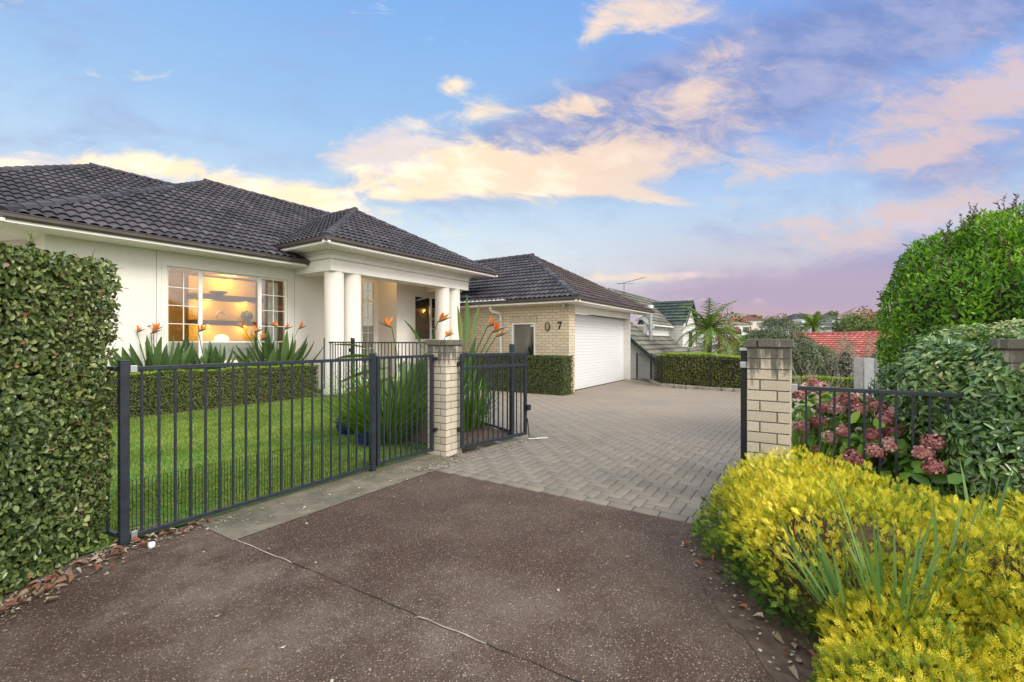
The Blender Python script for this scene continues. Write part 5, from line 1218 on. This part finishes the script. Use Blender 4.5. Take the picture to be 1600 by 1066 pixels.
strelitzia('leftmost strelitzia with five orange flowers beside the tall left hedge', *C(-7.15, 9.12), 46, 1.50, [(PT3(211, 514, 9.2), LA, 1.02), (PT3(223, 513, 9.3), RA, 1.02), (PT3(214, 519, 9.1), RA, 0.90), (PT3(236, 521, 9.2), RA, 1.13), (PT3(240, 516, 9.35), RA, 1.02), (PT3(184, 515, 9.0), LA, 1.02)], .62, 1.05)
strelitzia('middle strelitzia under the big window with a single orange flower', *C(-6.62, 9.98), 40, 1.46, [(PT3(310, 518, 9.7), RA, 1.07)], .72, 1.0)
strelitzia('strelitzia under the right part of the big window with six orange flowers', *C(-5.80, 11.2), 56, 1.62, [(PT3(380, 512, 10.9), LA, 1.13), (PT3(398, 519, 10.95), RA, 1.19), (PT3(407, 531, 10.9), RA, 1.13), (PT3(434, 511, 11.1), LA, 1.07), (PT3(444, 515, 11.1), RA, 1.13), (PT3(466, 514, 11.3), RA, 1.13)], .66, 1.05)
strelitzia('tall strelitzia behind the left pillar with long blades and orange flowers', 5.0, 5.15, 22, 1.28, [(PT3(612, 511, 6.4), LA, 1.00), (PT3(684, 503, 6.6), RA, 1.00), (PT3(696, 526, 6.1), RA, 0.64)], .5, 1.05, .22,
           custom=[(PT3(590, 560, 6.0), (-.25, .6, .05), .62, .13), (PT3(610, 575, 5.9), (-.3, .55, -.12), .75, .12), (PT3(620, 590, 5.9), (-.35, .55, -.2), .75, .13), (PT3(575, 545, 6.2), (-.28, .5, .12), .5, .08), (PT3(720, 540, 6.3), (.0, .05, 1), .55, .07), (PT3(738, 530, 6.3), (.12, -.1, 1), .5, .06), (PT3(728, 545, 6.3), (.02, -.02, 1), .75, .08), (PT3(660, 545, 6.4), (-.1, .25, .5), .5, .12)])
strelitzia('strelitzia behind the open gate with tall bright orange flowers', 5.35, 4.65, 26, 1.40, [(PT3(762, 510, 6.6), RA, 1.08), (PT3(769, 519, 6.5), RA, 1.12), (PT3(775, 526, 6.6), RA, 1.00)], .42, 1.0, .18)

# blue pots
for k, (x, d, r_, h, lb) in enumerate(((-2.53, 6.95, .16, .22, 'upper blue glazed pot on the lawn edge beside the strappy clump'), (-1.98, 6.2, .15, .20, 'nearer blue glazed pot half hidden by the railing post'))):
    u, v_ = C(x, d); t = thing('plant_pot', (u, v_, .01), lb, 'pot', 'blue glazed pots')
    MB().lathe((u, v_, .01), [(0, 0), (r_*.68, 0), (r_*.92, h*.45), (r_, h*.85), (r_*1.08, h*.88), (r_*1.08, h), (r_*.93, h), (r_*.90, h*.86), (0, h*.85)], 28).build('bowl', 'blue_glaze', t, smooth=True)
    MB().lathe((u, v_, .01), [(0, h*.87), (r_*.9, h*.87)], 20).build('soil', 'bed_soil', t)
    blades('plant', (u, v_, h*.85), 16, .22, .012, 'strap_leaf', t, .7, .06, .6)

# shrubs and trees beyond the driveway
shrub('shrub', 'rounded grey green shrub behind the right driveway pillar', 'shrub', [(*C(10.7, 18.2), .45, 1.6, 1.4, 1.72), (*C(12.0, 18.5), -.05, 1.25, 1.1, 1.4), (*C(9.7, 18.0), .0, .95, .9, 1.3)], 42000, .10, .042, 'olive_leaf', 51, depth=.3, lump=.16, zmin=-2.4)
shrub('shrub', 'silvery upright shrub before the red roof', 'shrub', [(*C(12.6, 17.2), .5, .42, .42, 1.05), (*C(12.1, 17.3), .15, .35, .4, .8)], 4200, .075, .026, 'silver_leaf', 53, depth=.4, lump=.22, s=5, zmin=-2.4, up=.8, ck=.5)
shrub('shrub', 'silvery shrub reaching over the red roof beside the green shrub', 'shrub', [(*C(14.0, 17.4), .45, .8, .6, 1.15), (*C(13.3, 17.0), .0, .6, .6, .85), (*C(14.9, 17.2), .2, .7, .6, 1.3)], 7500, .075, .026, 'silver_leaf', 55, depth=.4, lump=.24, s=4, zmin=-2.4, up=.8, ck=.5)
def palm(label, px, d, ztop, zb, R_, nf, rt, kind='palm_tree', lw=.03, nl=26):
    u, v_ = C((px-800)/711*d, d); t = thing(kind, (u, v_, zb), label, 'palm')
    MB().tube([(u, v_, zb), (u+.05, v_, (zb+ztop)/2), (u, v_, ztop)], [rt*1.3, rt, rt*.9], 10).build('trunk', 'bark', t)
    V = []; F = []; rn = []; rb = MB()
    for k in range(nf):
        a = 6.283*k/nf + random.gauss(0, .2); el = random.uniform(-.35, 1.35); p = np.array([u, v_, ztop]); d3 = np.array([math.cos(a)*math.cos(el), math.sin(a)*math.cos(el), math.sin(el)+.15]); d3 /= np.linalg.norm(d3)
        pts = [p.copy()]; L = R_*random.uniform(.85, 1.15); r = random.random()
        for i in range(nl):
            f = i/nl; d3 = d3 + np.array([0, 0, -.055-.02*f]); d3 /= np.linalg.norm(d3); p = p + d3*L/nl; pts.append(p.copy())
            side = np.cross(d3, [0, 0, 1]); side /= np.linalg.norm(side)+1e-9; ll = L*.30*math.sin(math.pi*(.12+.85*f))
            for s in (-1, 1):
                dd = side*s*.9 + d3*.7 + np.array([0, 0, -.35+random.gauss(0, .15)]); dd /= np.linalg.norm(dd); q = len(V); w_ = lw
                V += [p - d3*w_*.5, p + d3*w_*.5, p + dd*ll]; F.append((q, q+1, q+2)); rn.append(min(1, max(0, r*.6+random.random()*.4)))
        rb.tube([tuple(x) for x in pts[::5]], [.02*R_*(1-j/6)+.004 for j in range(len(pts[::5]))], 5)
    rb.build('frond_ribs', 'palm_leaf', t); np_mesh('fronds', np.array(V), np.array(F), 'palm_leaf', t, np.array(rn))
palm('feathery palm standing beyond the back hedge beside the white gable', 1108, 22.5, EYE+.55, -2.4, 1.75, 34, .13, lw=.05)
def tree(label, px, pytop, d, r, m, n=2600, seed=0, sz=None, zb=None, cat='tree', ar=.8, name='tree', group='trees on the far hillside'):
    u, v_ = C((px-800)/711*d, d); zt = EYE+(533-pytop)/711*d; g0 = float(ground_z(u, v_)) if zb is None else zb
    cz = zt - r*ar; t = thing(name, (u, v_, g0), label, cat, group)
    MB().tube([(u, v_, g0), (u, v_, cz)], [r*.10, r*.05], 7).tube([(u, v_, cz-r*.5), (u+r*.4, v_, cz+r*.1)], [r*.05, r*.03], 5).tube([(u, v_, cz-r*.4), (u-r*.35, v_+r*.2, cz+r*.2)], [r*.05, r*.03], 5).build('trunk', 'bark', t)
    E = [(u, v_, cz, r*.8, r*.8, r*ar)] + [(u+random.gauss(0, r*.4), v_+random.gauss(0, r*.4), cz+random.gauss(0, r*.2), r*.5, r*.5, r*.45) for _ in range(4)]
    P, N = blob_pts(n, E, .45, .2, 3.5/r, seed); s = sz or d*.0042
    rr = np.clip(rng.random(len(P))*.7+.2*vnoise(P, 4/r, seed)+.15, 0, 1)
    leaves('crown', P, N, s*1.6, s*.9, m, t, rnd=rr)
def hill_house(label, x0, x1, ytop, ybase, d, roof, wall, seed=0, dep=8.0, rot=0.0, eave=.42, win=2):
    """a small hip roofed house; x0..x1 its width and ytop its roof top as seen, d its distance"""
    cx = ((x0+x1)/2-800)/711*d; w = (x1-x0)/711*d; zt = EYE+(533-ytop)/711*d; u, v_ = C(cx, d); g0 = float(ground_z(u, v_)) - .5
    zb = EYE+(533-ybase)/711*d; he = zt-(zt-zb)*eave
    t = thing('house', (u, v_, g0), label, 'house', 'houses on the far hillside')
    ax = Vector((RT[0], RT[1], 0)); ay = Vector((FW[0], FW[1], 0)); q = Matrix.Rotation(rot, 3, 'Z'); ax = q@ax; ay = q@ay; o = Vector((u, v_, 0))
    P = lambda a, b, z: tuple(o+ax*a+ay*b+Vector((0, 0, z)))
    h = w/2
    MB().prism([P(-h+.3, 0, min(g0, zb)), P(h-.3, 0, min(g0, zb)), P(h-.3, dep, min(g0, zb)), P(-h+.3, dep, min(g0, zb))], (0, 0, he-min(g0, zb))).build('wall', wall, t)
    k = min(h*.6, dep*.5); e = .4
    m = MB(); c = [P(-h-e*.3, -e, he), P(h+e*.3, -e, he), P(h+e*.3, dep+e, he), P(-h-e*.3, dep+e, he), P(-h+k, dep/2, zt), P(h-k, dep/2, zt)]
    m.add(c, [(0, 1, 5, 4), (1, 2, 5), (2, 3, 4, 5), (3, 0, 4), (3, 2, 1, 0)]); m.build('roof', roof, t)
    hh = (he-zb)
    for i in range(win):
        a = -h + w*(i+.5)/win; ww = w/win*.32
        f = MB().prism([P(a-ww-.08, -.06, he-hh*.75), P(a+ww+.08, -.06, he-hh*.75), P(a+ww+.08, -.06, he-hh*.2), P(a-ww-.08, -.06, he-hh*.2)], tuple(ay*.1)).build('window', 'white_frame', t)
        MB().prism([P(a-ww, -.09, he-hh*.70), P(a+ww, -.09, he-hh*.70), P(a+ww, -.09, he-hh*.25), P(a-ww, -.09, he-hh*.25)], tuple(ay*.02)).build('pane', 'dark_glass', f)
    return t
mat('roof_slate', (0.10, 0.115, 0.12), 0.8, var=.2, vscale=.5); mat('roof_dark', (0.05, 0.05, 0.055), 0.8, var=.2, vscale=.5); mat('roof_tan', (0.30, 0.22, 0.17), 0.8, var=.2, vscale=.5)
mat('wall_blue', (0.62, 0.70, 0.74), 0.8, var=.05, vscale=.5); mat('wall_cream', (0.74, 0.68, 0.56), 0.8, var=.05, vscale=.5); mat('wall_white', (0.82, 0.84, 0.84), 0.8, var=.05, vscale=.5); mat('deck_brown', (0.14, 0.06, 0.045), 0.8, var=.2, vscale=2)
hill_house('low white house with brown deck right of the palm on the hillside', 1128, 1173, 501, 524, 95, 'roof_tan', 'wall_white', eave=.25, win=3)
dk = [o for o in COL.objects if o.get('label', '').startswith('low white house with brown deck')][0]
_p = Vector((*C((1140-800)/711*93, 93), 0)); MB().bar((_p.x-3*RT[0], _p.y-3*RT[1], EYE+1.9), (_p.x+2*RT[0], _p.y+2*RT[1], EYE+1.9), 1.5, 1.0).build('deck', 'deck_brown', dk)
hill_house('white house with pale flat awning roof just right of the palm', 1117, 1150, 517, 534, 62, 'wall_white', 'wall_white', eave=.6, win=1)
hill_house('small grey roofed house low between palm and pillar shrub', 1134, 1162, 536, 550, 50, 'roof_slate', 'wall_white', eave=.5, win=2, dep=5)
hill_house('brown gabled house topmost above the deck house', 1162, 1196, 493, 512, 150, 'deck_brown', 'wall_cream', eave=.4)
hill_house('cream house half sunk behind a tree left of the slate roofs', 1200, 1226, 494, 510, 170, 'roof_tan', 'wall_cream', eave=.5)
hill_house('wide white house with slate roof above the pillar shrub', 1218, 1258, 499, 518, 110, 'roof_slate', 'wall_white', eave=.45, win=3)
hill_house('blue white house with dark gable in the middle of the skyline', 1240, 1285, 489, 507, 145, 'roof_dark', 'wall_blue', eave=.5, win=3)
hill_house('long dark roofed house on the skyline above the fan palm', 1268, 1320, 490.5, 506, 160, 'roof_dark', 'wall_white', eave=.55, win=3)
hill_house('pale blue two storey house left of the round green tree', 1283, 1312, 499, 523, 105, 'roof_slate', 'wall_blue', eave=.3, win=2)
hill_house('tan house crowning the hill behind the reddish tree', 1334, 1372, 482, 500, 150, 'roof_tan', 'wall_cream', eave=.55, win=2)
hill_house('dark roofed house on the skyline next to the big green shrub', 1378, 1412, 484, 503, 150, 'roof_dark', 'wall_white', eave=.5, win=2)
hill_house('white gabled house right of the reddish tree over the red roof', 1384, 1420, 496, 516, 95, 'roof_slate', 'wall_white', eave=.4, win=2)
hill_house('small pale house peeping between green tree and reddish tree', 1326, 1345, 507, 522, 90, 'roof_slate', 'wall_white', eave=.4, win=1)
palm('small fan palm on the hillside above the red roof', 1271, 80, EYE+2.6, -1, 3.0, 26, .3, lw=.3, nl=12)
tree('feathery dusky tree directly behind the palm', 1124, 478, 34, 1.5, 'red_tree_leaf', 1500, 61, .12, zb=-2.4, ar=1.3, group=None)
tree('golden brown tree on the skyline left of the brown gabled house', 1152, 495, 140, 4.0, 'red_tree_leaf', 1300, 62)
tree('dark pointed tree beside the brown gabled house', 1176, 492, 155, 3.0, 'tree_leaf', 900, 63)
tree('dark green tree between the cream house and the slate roofs', 1206, 497, 140, 3.2, 'tree_leaf', 900, 64)
tree('round green tree in the middle of the hillside', 1326, 492, 85, 3.3, 'tree_leaf', 2200, 65)
tree('lower green tree beside the round green tree', 1338, 505, 75, 2.2, 'tree_leaf', 1600, 66)
tree('reddish thin tree in front of the tan hilltop house', 1352, 484, 100, 3.8, 'red_tree_leaf', 1600, 67)
tree('yellow green tree above the red roof', 1376, 494, 70, 2.6, 'palm_leaf', 1900, 68)
tree('olive tree at the left end above the red roof ridge', 1362, 502, 66, 1.8, 'tree_leaf', 1500, 69)
tree('yellow green tree touching the big shrub above the red roof', 1394, 493, 72, 2.2, 'palm_leaf', 1500, 70)
tree('low green tree right of the small grey roofed house', 1172, 521, 60, 1.9, 'tree_leaf', 1500, 71)
tree('dark tree on the skyline behind the long dark roof', 1300, 487, 165, 2.5, 'tree_leaf', 800, 72)
tree('autumn brown bush low beside the palm trunk', 1150, 543, 30, 1.2, 'red_tree_leaf', 1500, 73, .10, zb=-2.5, group=None)
tree('green bush low behind the hedge beside the palm trunk', 1126, 540, 26, 1.3, 'tree_leaf', 1700, 74, .10, zb=-2.5, group=None)
tree('green tree between the awning house and the pillar shrub', 1160, 527, 45, 1.5, 'lime_leaf', 1300, 75, .16, group=None)
# pale timber fence
def timber():
    t = thing('timber_fence', (*C(6.85, 9.1), -.1), 'pale upright board fence end left of the big shrub', 'fence')
    k = 0
    for i in range(9):
        d = 9.1-.16*i; x = 6.84+.085*i; a = Vector((*C(x, d), 0)); b = Vector((*C(x+.075, d-.14), 0))
        MB().bar((a.x, a.y, .46), (b.x, b.y, .46), .025, 1.26, r=random.random()).build('board', 'pale_board' if i % 2 else 'grey_board', t, bevel=.004)
timber()

# ------------------------------------------------------------------ litter
def litter():
    n = 900; L = []
    def strip(k, f): 
        for _ in range(k): L.append(f())
    strip(420, lambda: C(-2.78+abs(random.gauss(0, .10)), random.uniform(2.1, 3.2)))
    strip(120, lambda: (random.uniform(1.2, 1.9), 3.95-abs(random.gauss(0, .10))))
    strip(420, lambda: (random.uniform(3.6, 4.75), 3.62-abs(random.gauss(0, .12))))
    strip(160, lambda: (random.uniform(4.7, 5.8), 3.40-abs(random.gauss(0, .06))))
    strip(140, lambda: (random.uniform(1.7, 4.2), random.uniform(3.4, 3.95)))
    strip(45, lambda: (random.uniform(0.2, 3.6), random.uniform(.6, 3.6)))
    strip(90, lambda: C(1.14+abs(random.gauss(0, .12)), random.uniform(1.6, 3.3)))
    strip(330, lambda: (random.gauss(3.75, .35), 4.12+abs(random.gauss(0, .45))))
    strip(160, lambda: (1.25+abs(random.gauss(0, .16)), 4.08+abs(random.gauss(0, .12))))
    P = np.array([(x, y, .009+.006*random.random()) for x, y in L]); k = len(P)
    o = leaves('stone_chips', P, np.tile([0, 0, 1.0], (k, 1)), .024, .017, 'chip', tilt=.5, up=0, out=0, curl=0, fold=-.15); tag(o, 'pale bark chips and grit scattered along the fence foot', 'grit', kind='stuff')
    Q = np.array([(*C(-2.74+abs(random.gauss(0, .11)), random.uniform(2.0, 3.3)), .012+.03*random.random()) for _ in range(110)] + [(random.uniform(1.25, 1.7), 4.0-abs(random.gauss(0, .07)), .015) for _ in range(26)] + [(*C(1.15+abs(random.gauss(0, .1)), random.uniform(1.6, 3.2)), .02) for _ in range(24)])
    o = leaves('fallen_leaves', Q, np.tile([0, 0, 1.0], (len(Q), 1)), .046, .028, 'dry_leaf', tilt=.9, up=.1, out=.15, curl=.5, fold=.5, wide=True); tag(o, 'curled brown fallen leaves at the foot of the hedge', 'leaves', kind='stuff')
    u, v_ = C((237-800)/711*3.13, 3.13)
    o = MB().lathe((u, v_, .002), [(0, 0), (.019, 0), (.021, .004), (.021, .028), (.017, .033), (0, .033)], 18).build('bottle_cap', 'plastic_white', smooth=True); tag(o, 'small white plastic cap on the forecourt by the left fence post', 'cap')
    d = 711*1.42/(1050-533); a = Vector((*C((360-800)/711*d, d), .008))
    m = MB().tube([a, a+Vector((.03, -.03, .008)), a+Vector((.055, -.085, .004))], [.003, .003, .002], 6).tube([a+Vector((.03, -.03, .006)), a+Vector((.06, -.035, .003))], [.003, .0015], 6)
    o = m.build('twig', 'twig'); tag(o, 'thin forked dry twig lying on the brown forecourt', 'twig')
    o = MB().bar((5.62, 3.37, .012), (5.86, 3.19, .008), .018, .014).build('stick', 'pale_board', bevel=.002); tag(o, 'short pale timber offcut at the free end of the open gate', 'stick')
litter()
